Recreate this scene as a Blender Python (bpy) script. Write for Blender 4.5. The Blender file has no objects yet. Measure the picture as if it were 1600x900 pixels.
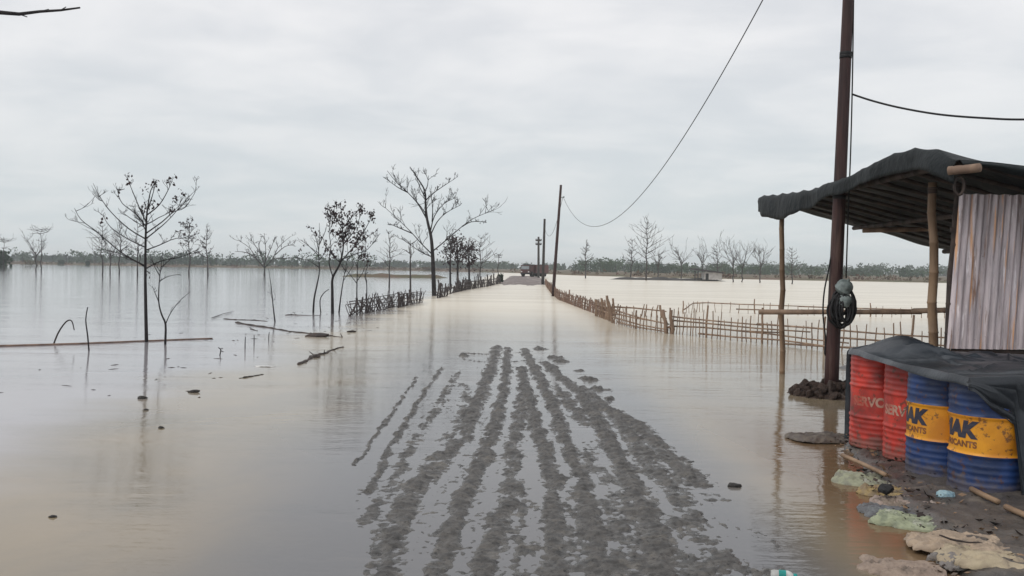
import bpy, bmesh, math, random
import numpy as np
from mathutils import Vector, Matrix, noise as mnoise

R = math.radians
scene = bpy.context.scene
C = scene.collection

# ------------------------------------------------------------------ camera
CAM_H = 1.7
F = 1400.0                                   # focal length in photo pixels (1600 wide)
PITCH, ROLL = math.atan(32 / F), R(0.93)
cam_d = bpy.data.cameras.new('camera'); cam = bpy.data.objects.new('camera', cam_d); C.objects.link(cam)
cam_d.sensor_width = 36; cam_d.lens = 36 * F / 1600
cam_d.clip_start = 0.05; cam_d.clip_end = 9000
CM = Matrix.Translation((0, 0, CAM_H)) @ Matrix.Rotation(R(90) - PITCH, 4, 'X') @ Matrix.Rotation(ROLL, 4, 'Z')
cam.matrix_world = CM
scene.camera = cam
scene.render.resolution_x, scene.render.resolution_y = 1024, 576

# ------------------------------------------------------------------ sky, sun, exposure
SUN_EL, SUN_AZ = R(48), R(-125)              # azimuth from +Y, clockwise; sun is behind-left of the camera
w = bpy.data.worlds.new('World'); scene.world = w; w.use_nodes = True
nt = w.node_tree; nt.nodes.clear()
def N(t, kind, **kw):
    n = t.nodes.new(kind)
    for k, v in kw.items(): setattr(n, k, v)
    return n
def L(t, a, b): t.links.new(a, b)
def MATH(t, op, a, b=None, c=None, clamp=False):
    n = t.nodes.new('ShaderNodeMath'); n.operation = op; n.use_clamp = clamp
    for i, v in enumerate((a, b, c)):
        if v is None: continue
        if isinstance(v, (int, float)): n.inputs[i].default_value = v
        else: t.links.new(v, n.inputs[i])
    return n.outputs[0]
def SMOOTH(t, v, lo, hi):
    n = t.nodes.new('ShaderNodeMapRange'); n.interpolation_type = 'SMOOTHSTEP'
    n.inputs[1].default_value = lo; n.inputs[2].default_value = hi
    t.links.new(v, n.inputs[0]); return n.outputs[0]
def MIXC(t, f, a, b):
    n = t.nodes.new('ShaderNodeMix'); n.data_type = 'RGBA'
    for s, v in ((0, f), (6, a), (7, b)):
        if isinstance(v, (int, float)): n.inputs[s].default_value = v
        elif isinstance(v, tuple): n.inputs[s].default_value = (*v[:3], 1)
        else: t.links.new(v, n.inputs[s])
    return n.outputs[2]
def NOISE(t, vec, scale, detail=4, rough=.55, dist=0.0):
    n = t.nodes.new('ShaderNodeTexNoise'); n.inputs['Scale'].default_value = scale
    n.inputs['Detail'].default_value = detail; n.inputs['Roughness'].default_value = rough
    n.inputs['Distortion'].default_value = dist
    if vec is not None: t.links.new(vec, n.inputs['Vector'])
    return n.outputs['Fac']

sky = N(nt, 'ShaderNodeTexSky', sky_type='NISHITA', sun_disc=False)
sky.sun_elevation = SUN_EL; sky.sun_rotation = SUN_AZ
tc = N(nt, 'ShaderNodeTexCoord'); sx = N(nt, 'ShaderNodeSeparateXYZ'); L(nt, tc.outputs['Generated'], sx.inputs[0])
zc = MATH(nt, 'ADD', MATH(nt, 'MAXIMUM', sx.outputs[2], 0.0), 0.17)
cmb = N(nt, 'ShaderNodeCombineXYZ')
L(nt, MATH(nt, 'DIVIDE', sx.outputs[0], zc), cmb.inputs[0]); L(nt, MATH(nt, 'MULTIPLY', MATH(nt, 'DIVIDE', sx.outputs[1], zc), 1.15), cmb.inputs[1])
c1 = NOISE(nt, cmb.outputs[0], 1.05, 7, .52, .5)
c2 = NOISE(nt, cmb.outputs[0], 3.2, 6, .5, .3)
cl = MATH(nt, 'ADD', MATH(nt, 'MULTIPLY', c1, .7), MATH(nt, 'MULTIPLY', c2, .3))
cl = SMOOTH(nt, cl, .36, .66)
hi = SMOOTH(nt, sx.outputs[2], .0, .30)
low = MIXC(nt, cl, (6.05, 6.60, 6.85), (6.95, 7.25, 7.38))
top = MIXC(nt, cl, (7.15, 7.30, 7.58), (9.05, 8.98, 9.02))
cloud = MIXC(nt, hi, low, top)
bg = N(nt, 'ShaderNodeBackground'); bg.inputs[1].default_value = 0.105
L(nt, MIXC(nt, .93, sky.outputs[0], cloud), bg.inputs[0])
wo = N(nt, 'ShaderNodeOutputWorld'); L(nt, bg.outputs[0], wo.inputs[0])

sd = bpy.data.lights.new('sun', 'SUN'); sd.energy = 1.1; sd.angle = R(25); sd.color = (1, .95, .87)
sun = bpy.data.objects.new('sun', sd); C.objects.link(sun)
sdir = Vector((math.sin(SUN_AZ) * math.cos(SUN_EL), math.cos(SUN_AZ) * math.cos(SUN_EL), math.sin(SUN_EL)))
sun.rotation_euler = sdir.to_track_quat('Z', 'Y').to_euler()
sun.location = sdir * 40
scene.view_settings.view_transform = 'Standard'; scene.view_settings.look = 'None'
scene.cycles.volume_bounces = 2
scene.view_settings.exposure = 0; scene.view_settings.gamma = 1

# ------------------------------------------------------------------ helpers
R3 = CM.to_3x3()
def ray(px, py): return R3 @ Vector(((px - 800) / F, (450 - py) / F, -1))
def ground(px, py, z=0.0):
    d = ray(px, py); k = (z - CAM_H) / d.z
    return Vector((d.x * k, d.y * k, z))
def at(px, py, Y):
    d = ray(px, py); k = Y / d.y
    return Vector((d.x * k, Y, CAM_H + d.z * k))

class MB:
    def __init__(s): s.v = []; s.f = []; s.m = []
    def tube(s, pts, rad, n=6, caps=True, mi=0):
        pts = [Vector(p) for p in pts]
        if not hasattr(rad, '__len__'): rad = [rad] * len(pts)
        b0 = len(s.v); prev = None
        for i, p in enumerate(pts):
            t = (pts[min(i + 1, len(pts) - 1)] - pts[max(i - 1, 0)])
            if t.length < 1e-9: t = Vector((0, 0, 1))
            t.normalize()
            if prev is None:
                a = t.cross(Vector((0, 1, 0)) if abs(t.y) < .9 else Vector((1, 0, 0)))
            else: a = prev - t * prev.dot(t)
            a.normalize(); prev = a; b = t.cross(a)
            for k in range(n):
                an = 2 * math.pi * k / n
                s.v.append(p + (a * math.cos(an) + b * math.sin(an)) * rad[i])
        for i in range(len(pts) - 1):
            for k in range(n):
                a0 = b0 + i * n + k; a1 = b0 + i * n + (k + 1) % n
                s.f.append((a0, a1, a1 + n, a0 + n)); s.m.append(mi)
        if caps:
            s.f.append(tuple(b0 + k for k in reversed(range(n)))); s.m.append(mi)
            e = b0 + (len(pts) - 1) * n
            s.f.append(tuple(e + k for k in range(n))); s.m.append(mi)
    def box(s, c, size, rot=None, mi=0):
        b0 = len(s.v); c = Vector(c)
        for dx in (-.5, .5):
            for dy in (-.5, .5):
                for dz in (-.5, .5):
                    p = Vector((dx * size[0], dy * size[1], dz * size[2]))
                    if rot is not None: p = rot @ p
                    s.v.append(c + p)
        for q in ((0, 1, 3, 2), (4, 6, 7, 5), (0, 4, 5, 1), (2, 3, 7, 6), (0, 2, 6, 4), (1, 5, 7, 3)):
            s.f.append(tuple(b0 + i for i in q)); s.m.append(mi)
    def leaf(s, p, size, rnd, mi=0, hang=.0):
        d = Vector((rnd.gauss(0, 1), rnd.gauss(0, 1), rnd.gauss(0, 1) - hang * 2)); d.normalize()
        e = d.cross(Vector((rnd.gauss(0, 1), rnd.gauss(0, 1), rnd.gauss(0, 1)))); e.normalize()
        b0 = len(s.v); q = d.cross(e) * size * .12; p = Vector(p)
        s.v += [p, p + d * size * .5 + e * size * .35 + q, p + d * size, p + d * size * .5 - e * size * .35 + q]
        s.f.append((b0, b0 + 1, b0 + 2, b0 + 3)); s.m.append(mi)
    def grid(s, fn, nu, nv, mi=0, keep=None):
        b0 = len(s.v)
        for i in range(nu + 1):
            for j in range(nv + 1): s.v.append(Vector(fn(i / nu, j / nv)))
        for i in range(nu):
            for j in range(nv):
                if keep and not keep((i + .5) / nu, (j + .5) / nv): continue
                a = b0 + i * (nv + 1) + j
                s.f.append((a, a + nv + 1, a + nv + 2, a + 1)); s.m.append(mi)
    def lathe(s, prof, n=40, mi=0):
        b0 = len(s.v)
        for (r, z) in prof:
            for k in range(n):
                an = 2 * math.pi * k / n
                s.v.append(Vector((r * math.cos(an), r * math.sin(an), z)))
        for i in range(len(prof) - 1):
            for k in range(n):
                a = b0 + i * n + k; b = b0 + i * n + (k + 1) % n
                s.f.append((a, b, b + n, a + n)); s.m.append(mi)
    def mesh(s, name, mats, smooth=True):
        me = bpy.data.meshes.new(name)
        me.from_pydata([tuple(v) for v in s.v], [], s.f)
        for m in (mats if isinstance(mats, (list, tuple)) else [mats]): me.materials.append(m)
        if any(s.m): me.polygons.foreach_set('material_index', s.m)
        me.polygons.foreach_set('use_smooth', [smooth] * len(me.polygons))
        me.update(); return me
    def build(s, name, mats, parent=None, smooth=True):
        return link(name, s.mesh(name, mats, smooth), parent)
def link(name, me, parent=None):
    o = bpy.data.objects.new(name, me); C.objects.link(o)
    if parent is not None: o.parent = parent
    return o
def tag(o, label=None, cat=None, group=None, kind=None):
    if label: o['label'] = label
    if cat: o['category'] = cat
    if group: o['group'] = group
    if kind: o['kind'] = kind
    return o
def thing(name, label, cat, loc=(0, 0, 0), group=None):
    o = bpy.data.objects.new(name, None); C.objects.link(o); o.location = loc
    o.empty_display_size = .1
    return tag(o, label, cat, group)
def kids_local(root):
    """children were built in world space; bring them under the root's base point"""
    bpy.context.view_layer.update()
    for ch in root.children: ch.matrix_parent_inverse = Matrix.Translation(root.location).inverted()

def material(name, col, col2=None, scale=8, rough=.8, bump=0, bscale=None, detail=5, spec=.3, col3=None, scale3=2, lo=.35, hi=.65, metal=0, stretch=None, coord='Object', bdist=.02):
    m = bpy.data.materials.new(name); m.use_nodes = True; t = m.node_tree
    p = t.nodes['Principled BSDF']; p.inputs['Roughness'].default_value = rough
    p.inputs['Specular IOR Level'].default_value = spec; p.inputs['Metallic'].default_value = metal
    tcn = N(t, 'ShaderNodeTexCoord'); vec = tcn.outputs[coord]
    if stretch:
        mp = N(t, 'ShaderNodeMapping'); mp.inputs['Scale'].default_value = stretch; L(t, vec, mp.inputs[0]); vec = mp.outputs[0]
    col2 = col2 or tuple(c * .6 for c in col)
    c = MIXC(t, SMOOTH(t, NOISE(t, vec, scale, detail), lo, hi), col, col2)
    if col3: c = MIXC(t, SMOOTH(t, NOISE(t, vec, scale3, 6, .65), .55, .68), c, col3)
    oi = N(t, 'ShaderNodeObjectInfo')
    hsv = N(t, 'ShaderNodeHueSaturation'); L(t, c, hsv.inputs['Color'])
    L(t, MATH(t, 'ADD', MATH(t, 'MULTIPLY', oi.outputs['Random'], .3), .85), hsv.inputs['Value'])
    L(t, hsv.outputs[0], p.inputs['Base Color'])
    if bump:
        b = N(t, 'ShaderNodeBump'); b.inputs['Strength'].default_value = bump; b.inputs['Distance'].default_value = bdist
        L(t, NOISE(t, vec, bscale or scale * 2, 6, .6), b.inputs['Height']); L(t, b.outputs[0], p.inputs['Normal'])
    return m

# numpy gradient noise for height fields
_rng = np.random.RandomState(7); _perm = _rng.permutation(512); _ang = _rng.rand(512) * 2 * np.pi
def gnoise(x, y):
    xi = np.floor(x).astype(int); yi = np.floor(y).astype(int); xf = x - xi; yf = y - yi
    def g(ix, iy, dx, dy):
        a = _ang[_perm[(_perm[ix % 512] + iy) % 512]]; return np.cos(a) * dx + np.sin(a) * dy
    u = xf * xf * xf * (xf * (xf * 6 - 15) + 10); v = yf * yf * yf * (yf * (yf * 6 - 15) + 10)
    a = g(xi, yi, xf, yf); b = g(xi + 1, yi, xf - 1, yf); c = g(xi, yi + 1, xf, yf - 1); d = g(xi + 1, yi + 1, xf - 1, yf - 1)
    return (a * (1 - u) + b * u) * (1 - v) + (c * (1 - u) + d * u) * v
def fbm(x, y, o=4):
    s = 0; a = 1
    for k in range(o): s = s + a * gnoise(x * 2 ** k + 13 * k, y * 2 ** k + 7 * k); a *= .5
    return s
def sstep(x, a, b):
    t = np.clip((x - a) / (b - a), 0, 1); return t * t * (3 - 2 * t)
def np_grid_mesh(name, X, Y, Z, mat, smooth=True):
    nr, nc = X.shape
    me = bpy.data.meshes.new(name)
    co = np.stack([X, Y, Z], -1).reshape(-1, 3).astype(np.float32)
    idx = np.arange(nr * nc).reshape(nr, nc)
    q = np.stack([idx[:-1, :-1], idx[:-1, 1:], idx[1:, 1:], idx[1:, :-1]], -1).reshape(-1, 4)
    zq = Z.reshape(-1)[q].max(1); q = q[zq > -.06]                    # drop what lies deep under the flood
    me.vertices.add(len(co)); me.vertices.foreach_set('co', co.ravel())
    me.loops.add(q.size); me.loops.foreach_set('vertex_index', q.ravel().astype(np.int32))
    me.polygons.add(len(q)); me.polygons.foreach_set('loop_start', np.arange(0, q.size, 4, dtype=np.int32))
    me.polygons.foreach_set('loop_total', np.full(len(q), 4, dtype=np.int32))
    me.polygons.foreach_set('use_smooth', np.full(len(q), smooth))
    me.materials.append(mat); me.update(calc_edges=True); me.validate()
    return me

# ------------------------------------------------------------------ materials
M = {}
M['mud'] = material('wet_grey_mud', (.098, .093, .090), (.036, .035, .034), 13, .45, 1.0, 70, spec=.5, col3=(.17, .155, .14), scale3=5)
def wet_mud():
    m = bpy.data.materials.new('wet_grey_mud'); m.use_nodes = True; t = m.node_tree; p = t.nodes['Principled BSDF']
    v = N(t, 'ShaderNodeTexCoord').outputs['Object']; sp = N(t, 'ShaderNodeSeparateXYZ'); L(t, v, sp.inputs[0])
    c = MIXC(t, SMOOTH(t, NOISE(t, v, 12, 6, .6), .36, .64), (.100, .092, .083), (.042, .039, .036))
    c = MIXC(t, SMOOTH(t, NOISE(t, v, 4, 6, .65), .54, .66), c, (.125, .113, .098))
    c = MIXC(t, SMOOTH(t, NOISE(t, v, 34, 5, .7), .55, .63), c, (.020, .019, .018))  # dark specks painted in as self-shadowing between the mud lumps
    L(t, c, p.inputs['Base Color'])
    dry = SMOOTH(t, MATH(t, 'ADD', sp.outputs[2], MATH(t, 'MULTIPLY', NOISE(t, v, 9, 4), .012)), .004, .022)   # waterlogged near the water line
    L(t, MATH(t, 'ADD', MATH(t, 'MULTIPLY', dry, .34), .22), p.inputs['Roughness']); p.inputs['Specular IOR Level'].default_value = .5
    b = N(t, 'ShaderNodeBump'); b.inputs['Strength'].default_value = .8; b.inputs['Distance'].default_value = .012
    L(t, NOISE(t, v, 55, 6, .65), b.inputs['Height']); L(t, b.outputs[0], p.inputs['Normal'])
    return m
M['mud'] = wet_mud()
M['bank'] = material('dark_bank_mud', (.105, .092, .082), (.062, .055, .050), 5, .38, .6, 30, spec=.5, col3=(.18, .155, .13), scale3=3)
M['soil'] = material('flooded_soil', (.12, .09, .065), rough=.9)
M['road'] = material('damp_road_mud', (.19, .145, .13), (.10, .08, .075), 1.2, .6, .6, 5, col3=(.42, .38, .34), scale3=.55)
M['field'] = material('far_field_scrub', (.13, .085, .06), (.09, .085, .045), .15, .95)
M['bark'] = material('wet_dark_bark', (.030, .026, .027), (.016, .014, .015), 6, .85, .6, 20)
M['bark2'] = material('grey_bark', (.075, .066, .064), (.042, .037, .037), 2, .9, .4, 8)
M['dryleaf'] = material('withered_leaf', (.045, .026, .026), (.028, .018, .022), 3, .9)
M['bamboo'] = material('weathered_bamboo', (.31, .215, .15), (.17, .115, .085), 5, .7, .4, 14, stretch=(1, 1, .3))
M['bamboo_pale'] = material('pale_bamboo', (.30, .20, .125), (.17, .11, .07), 4, .6, .4, 12, stretch=(1, 1, .25))
M['bamboo_red'] = material('reddish_bamboo', (.245, .16, .12), (.15, .10, .08), 4, .7, .4, 12)
M['greybamboo'] = material('grey_brushwood', (.085, .072, .070), (.045, .038, .04), 4, .85)
M['polewood'] = material('dark_pole_timber', (.050, .022, .020), (.024, .012, .012), 3, .6, .6, 10, spec=.35, stretch=(5, 5, .35), col3=(.085, .05, .042), scale3=2)
M['polegrey'] = material('grey_pole', (.055, .048, .046), rough=.8)
M['cable'] = material('black_cable', (.02, .02, .022), rough=.6)
M['tarp'] = material('black_tarpaulin', (.010, .013, .018), (.020, .026, .034), 1.6, .34, .2, 14, spec=.5, col3=(.045, .052, .060), scale3=1.2, bdist=.03)
M['rooftarp'] = material('roof_tarpaulin', (.011, .015, .017), (.006, .009, .010), 2.2, .62, .7, 6, spec=.22, bdist=.05)
M['alu'] = material('grey_canister', (.24, .285, .28), (.13, .16, .16), 14, .5, .3, 20, spec=.4)
M['rubble'] = material('brown_rubble', (.085, .055, .043), (.035, .026, .024), 6, .85, .8, 20, col3=(.16, .13, .11), scale3=5)
M['clod'] = material('mud_clod', (.05, .045, .04), (.028, .025, .024), 8, .7, .8, 22)
M['drift'] = material('wet_driftwood', (.075, .055, .047), (.035, .028, .026), 5, .75, .6, 16)
M['foam'] = material('white_foam', (.72, .72, .70), rough=.6)
M['leafgreen'] = material('far_foliage', (.042, .078, .034), (.022, .045, .026), .06, .95, lo=.4, hi=.6)
M['leafdark'] = material('dark_foliage', (.026, .052, .022), (.016, .03, .018), .2, .95)
M['brush'] = material('brown_brush', (.12, .062, .045), (.085, .075, .040), .1, .95)
M['hutwall'] = material('hut_whitewash', (.55, .53, .52), (.4, .38, .37), 1.5, .8)
M['hutroof'] = material('hut_roof', (.045, .04, .045), rough=.7)
M['truckred'] = material('truck_red', (.10, .032, .030), (.05, .022, .022), 2, .5)
M['truckdark'] = material('truck_dark', (.03, .028, .03), rough=.6)
M['glass'] = material('windscreen_glass', (.25, .28, .30), rough=.1, spec=.6)
M['tyre'] = material('tyre_rubber', (.02, .02, .02), rough=.9)

def drum_paint(name, col, dark, rust=(.09, .04, .025), dust=(.30, .26, .22), amount=.5, rough=.42):
    m = bpy.data.materials.new(name); m.use_nodes = True; t = m.node_tree; p = t.nodes['Principled BSDF']
    tcn = N(t, 'ShaderNodeTexCoord'); vec = tcn.outputs['Object']; oi = N(t, 'ShaderNodeObjectInfo')
    off = N(t, 'ShaderNodeVectorMath', operation='ADD'); L(t, vec, off.inputs[0])
    cx = N(t, 'ShaderNodeCombineXYZ'); L(t, MATH(t, 'MULTIPLY', oi.outputs['Random'], 37), cx.inputs[0]); L(t, cx.outputs[0], off.inputs[1]); vec = off.outputs[0]
    mp = N(t, 'ShaderNodeMapping'); mp.inputs['Scale'].default_value = (2.5, 2.5, 9); L(t, vec, mp.inputs[0])
    c = MIXC(t, SMOOTH(t, NOISE(t, vec, 4, 5), .35, .65), col, dark)
    c = MIXC(t, MATH(t, 'MULTIPLY', SMOOTH(t, NOISE(t, mp.outputs[0], 2.2, 8, .65), .52, .72), amount), c, dust)
    c = MIXC(t, MATH(t, 'MULTIPLY', SMOOTH(t, NOISE(t, vec, 13, 8, .7), .555, .63), .8), c, rust)
    sz = N(t, 'ShaderNodeSeparateXYZ'); L(t, tcn.outputs['Object'], sz.inputs[0])
    spl = SMOOTH(t, MATH(t, 'SUBTRACT', MATH(t, 'MULTIPLY', NOISE(t, vec, 11, 7, .65), .42), sz.outputs[2]), .06, .16)
    c = MIXC(t, MATH(t, 'MULTIPLY', spl, .55), c, (.13, .105, .085))               # mud splashed up from the ground
    L(t, c, p.inputs['Base Color'])
    L(t, MATH(t, 'ADD', MATH(t, 'MULTIPLY', NOISE(t, vec, 9, 4), .35), rough - .12), p.inputs['Roughness'])
    b = N(t, 'ShaderNodeBump'); b.inputs['Strength'].default_value = .35; b.inputs['Distance'].default_value = .01
    L(t, NOISE(t, vec, 7, 5), b.inputs['Height']); L(t, b.outputs[0], p.inputs['Normal'])
    return m
M['dred'] = drum_paint('red_drum_paint', (.56, .042, .026), (.27, .025, .020), dust=(.16, .085, .07), amount=.6)
M['dblue'] = drum_paint('blue_drum_paint', (.014, .046, .165), (.010, .026, .085), dust=(.13, .13, .14), amount=.4)
M['dyellow'] = drum_paint('yellow_drum_band', (.74, .32, .014), (.55, .21, .012), dust=(.22, .12, .04), amount=.4)
M['tcream'] = drum_paint('faded_cream_lettering', (.46, .30, .23), (.38, .08, .05), dust=(.36, .04, .03), amount=.9)
M['tnavy'] = drum_paint('navy_lettering', (.02, .025, .05), (.03, .03, .05), amount=.1)
M['tbrown'] = drum_paint('maroon_lettering', (.16, .05, .03), (.22, .08, .02), amount=.1)

def tin_material():
    m = bpy.data.materials.new('galvanised_tin'); m.use_nodes = True; t = m.node_tree; p = t.nodes['Principled BSDF']
    tcn = N(t, 'ShaderNodeTexCoord')
    mp = N(t, 'ShaderNodeMapping'); mp.inputs['Scale'].default_value = (9, 9, .7); L(t, tcn.outputs['Object'], mp.inputs[0])
    n1 = NOISE(t, mp.outputs[0], 1.6, 7, .62)
    c = MIXC(t, SMOOTH(t, n1, .3, .7), (.72, .63, .645), (.36, .315, .33))
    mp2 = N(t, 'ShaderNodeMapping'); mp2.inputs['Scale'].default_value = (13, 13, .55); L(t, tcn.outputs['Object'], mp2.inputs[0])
    c = MIXC(t, SMOOTH(t, NOISE(t, mp2.outputs[0], 1.0, 3, .5), .56, .65), c, (.80, .46, .27))  # warm orange highlight streaks painted into the sheet colour
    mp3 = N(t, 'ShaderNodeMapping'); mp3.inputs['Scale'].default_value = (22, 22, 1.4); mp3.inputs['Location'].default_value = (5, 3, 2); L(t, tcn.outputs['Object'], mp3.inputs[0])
    c = MIXC(t, SMOOTH(t, NOISE(t, mp3.outputs[0], 1.0, 6, .65), .57, .66), c, (.86, .80, .82))  # near-white streaks painted in as bright highlights on the sheet
    c = MIXC(t, SMOOTH(t, NOISE(t, tcn.outputs['Object'], 30, 5, .7), .64, .72), c, (.12, .09, .09))
    mp4 = N(t, 'ShaderNodeMapping'); mp4.inputs['Scale'].default_value = (16, 16, .9); mp4.inputs['Location'].default_value = (9, 1, 4); L(t, tcn.outputs['Object'], mp4.inputs[0])
    c = MIXC(t, SMOOTH(t, NOISE(t, mp4.outputs[0], 1.0, 7, .7), .55, .66), c, (.22, .125, .085))
    L(t, c, p.inputs['Base Color']); p.inputs['Metallic'].default_value = .3
    L(t, MATH(t, 'ADD', MATH(t, 'MULTIPLY', n1, .3), .25), p.inputs['Roughness'])
    return m
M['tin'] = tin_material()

def water_material():
    m = bpy.data.materials.new('flood_water'); m.use_nodes = True; t = m.node_tree; t.nodes.clear()
    g = N(t, 'ShaderNodeTexCoord'); vec = g.outputs['Object']
    s = N(t, 'ShaderNodeSeparateXYZ'); L(t, vec, s.inputs[0]); X, Y = s.outputs[0], s.outputs[1]
    nb = MATH(t, 'SUBTRACT', NOISE(t, vec, .09, 5, .6, .6), .5)
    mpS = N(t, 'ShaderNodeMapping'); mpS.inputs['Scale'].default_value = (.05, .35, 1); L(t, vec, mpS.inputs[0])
    ns = MATH(t, 'SUBTRACT', NOISE(t, mpS.outputs[0], 1.0, 5, .6, .3), .5)       # sideways streaks
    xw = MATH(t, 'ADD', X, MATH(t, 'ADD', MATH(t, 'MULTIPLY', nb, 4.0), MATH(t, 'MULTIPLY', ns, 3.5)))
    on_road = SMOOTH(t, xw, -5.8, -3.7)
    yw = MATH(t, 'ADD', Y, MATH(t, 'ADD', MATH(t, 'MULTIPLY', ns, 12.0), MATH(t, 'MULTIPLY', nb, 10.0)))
    far_ramp = SMOOTH(t, yw, 9.0, 40.0)
    cream_mask = MATH(t, 'MULTIPLY', on_road, far_ramp)  # cream tint, stronger away from the camera on and right of the road
    shallow = MIXC(t, SMOOTH(t, NOISE(t, vec, .35, 4, .6, .8), .35, .65), (.275, .222, .150), (.215, .185, .14))
    crown = MATH(t, 'MULTIPLY', SMOOTH(t, MATH(t, 'ADD', X, MATH(t, 'MULTIPLY', nb, 3.0)), -2.9, -1.2), SMOOTH(t, MATH(t, 'MULTIPLY', X, -1.0), -2.3, -1.5))
    shallow = MIXC(t, crown, shallow, (.128, .126, .130))                          # thin water over the grey road mud
    field = MIXC(t, SMOOTH(t, nb, -.15, .15), (.36, .345, .36), (.30, .29, .30))
    base = MIXC(t, on_road, field, shallow)
    brown = SMOOTH(t, X, 1.9, 2.6)                                                # muddy brown, darkened to paint in the drums' and shed's reflection
    brown = MATH(t, 'MULTIPLY', brown, MATH(t, 'SUBTRACT', 1.0, SMOOTH(t, Y, 8.0, 13.0)))
    base = MIXC(t, brown, base, (.17, .11, .062))
    col = MIXC(t, cream_mask, base, MIXC(t, SMOOTH(t, ns, -.16, .16), (.76, .70, .59), (.65, .59, .49)))
    dif = N(t, 'ShaderNodeBsdfDiffuse'); L(t, col, dif.inputs[0])
    # ripples
    mr = N(t, 'ShaderNodeMapping'); mr.inputs['Scale'].default_value = (1.4, 5.0, 1); L(t, vec, mr.inputs[0])
    h = MATH(t, 'ADD', NOISE(t, mr.outputs[0], 1.0, 4, .55, .2), MATH(t, 'MULTIPLY', NOISE(t, mr.outputs[0], 4.0, 3), .35))
    b = N(t, 'ShaderNodeBump'); b.inputs['Strength'].default_value = .20; b.inputs['Distance'].default_value = .035
    wind = SMOOTH(t, NOISE(t, mpS.outputs[0], 2.2, 4, .6, .4), .40, .62)
    h = MATH(t, 'MULTIPLY', h, MATH(t, 'ADD', MATH(t, 'MULTIPLY', wind, .75), .5))
    L(t, h, b.inputs['Height'])
    gl = N(t, 'ShaderNodeBsdfGlossy'); gl.inputs['Color'].default_value = (.97, .97, .97, 1)
    L(t, b.outputs[0], gl.inputs['Normal'])
    L(t, MATH(t, 'ADD', MATH(t, 'MULTIPLY', cream_mask, .14), .05), gl.inputs['Roughness'])
    fr = N(t, 'ShaderNodeFresnel'); fr.inputs['IOR'].default_value = 1.36
    fac = MATH(t, 'MULTIPLY', fr.outputs[0], MATH(t, 'SUBTRACT', 1.0, MATH(t, 'MULTIPLY', cream_mask, .62)))
    mx = N(t, 'ShaderNodeMixShader'); L(t, fac, mx.inputs[0]); L(t, dif.outputs[0], mx.inputs[1]); L(t, gl.outputs[0], mx.inputs[2])
    o = N(t, 'ShaderNodeOutputMaterial'); L(t, mx.outputs[0], o.inputs[0])
    return m
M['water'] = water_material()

# ------------------------------------------------------------------ ground, water, roads, banks
FAR = 4000
mb = MB(); mb.v = [Vector(p) for p in ((-FAR, -300, -.6), (FAR, -300, -.6), (FAR, FAR, -.6), (-FAR, FAR, -.6))]; mb.f = [(0, 1, 2, 3)]; mb.m = [0]
tag(mb.build('ground', M['soil']), kind='structure')
mb = MB(); mb.v = [Vector(p) for p in ((-FAR, -299, 0), (FAR, -299, 0), (FAR, FAR - 1, 0), (-FAR, FAR - 1, 0))]; mb.f = [(0, 1, 2, 3)]; mb.m = [0]
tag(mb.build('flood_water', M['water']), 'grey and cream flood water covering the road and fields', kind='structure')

# muddy ruts that rise out of the water on the road (polylines read off the photo, laid out on the ground)
def zp(zx, zy): g = ground(540 + zx / 2.368, 520 + zy / 2.368); return (g.x, g.y)
RUTS = [  # points, half width, crest height, clumpiness
    ([(265, 165), (180, 280), (95, 400), (30, 490)], .024, .040, .4),
    ([(355, 130), (280, 240), (180, 400), (140, 490), (80, 590)], .042, .044, .5),
    ([(420, 140), (340, 280), (250, 400), (210, 480), (150, 590), (70, 700)], .07, .034, 1.0),
    ([(560, 50), (545, 110), (510, 210), (470, 290), (430, 400), (340, 470), (250, 580), (190, 690), (150, 800), (130, 900), (110, 1200)], .11, .050, .9),
    ([(430, 190), (460, 260), (420, 350), (370, 430), (330, 520)], .12, .034, 1.1),
    ([(600, 55), (592, 180), (560, 320), (522, 420), (510, 480), (440, 600), (400, 700), (370, 800), (340, 900), (280, 1200)], .085, .054, .55),
    ([(650, 130), (670, 220), (700, 320), (740, 440), (770, 560), (772, 700), (780, 900), (790, 1300)], .085, .060, .4),
    ([(655, 200), (640, 340), (625, 430), (620, 540), (590, 650), (560, 740), (520, 850), (490, 930), (420, 1300)], .10, .048, .75),
    ([(648, 560), (650, 700), (625, 900), (610, 1300)], .045, .040, .6),
    ([(660, 60), (720, 170), (770, 270), (800, 370), (840, 450), (880, 560), (900, 680), (930, 800), (940, 920), (980, 1300)], .09, .058, .45),
    ([(740, 110), (800, 170), (870, 220), (930, 310), (970, 390), (1010, 470), (1060, 560), (1120, 660), (1150, 760), (1180, 900), (1300, 1300)], .11, .058, .6),
    ([(780, 190), (820, 250), (850, 290), (880, 340)], .11, .042, 1.0),
    ([(870, 200), (960, 280), (1050, 320), (1110, 370), (1160, 420), (1230, 490), (1310, 560)], .13, .052, .7),
    ([(1000, 310), (1080, 410), (1130, 490), (1200, 560), (1240, 620), (1310, 720)], .13, .050, .7),
    ([(1010, 560), (1080, 650), (1150, 760), (1250, 900), (1400, 1300)], .16, .040, .9),
    ([(1200, 690), (1290, 750), (1390, 840), (1540, 895), (1700, 1050)], .13, .044, .8),
    ([(880, 450), (930, 520), (1000, 560), (1060, 620)], .15, .034, 1.0),
    ([(440, 75), (520, 80), (690, 70)], .045, .030, .6), ([(440, 100), (560, 112), (700, 100)], .045, .032, .6), ([(470, 130), (690, 125)], .045, .028, .7),
]
CLUMPS = [(720, 60, .16), (780, 92, .17), (800, 108, .15), (860, 140, .09), (900, 172, .14), (935, 208, .14), (975, 245, .07), (440, 85, .12)]
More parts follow.
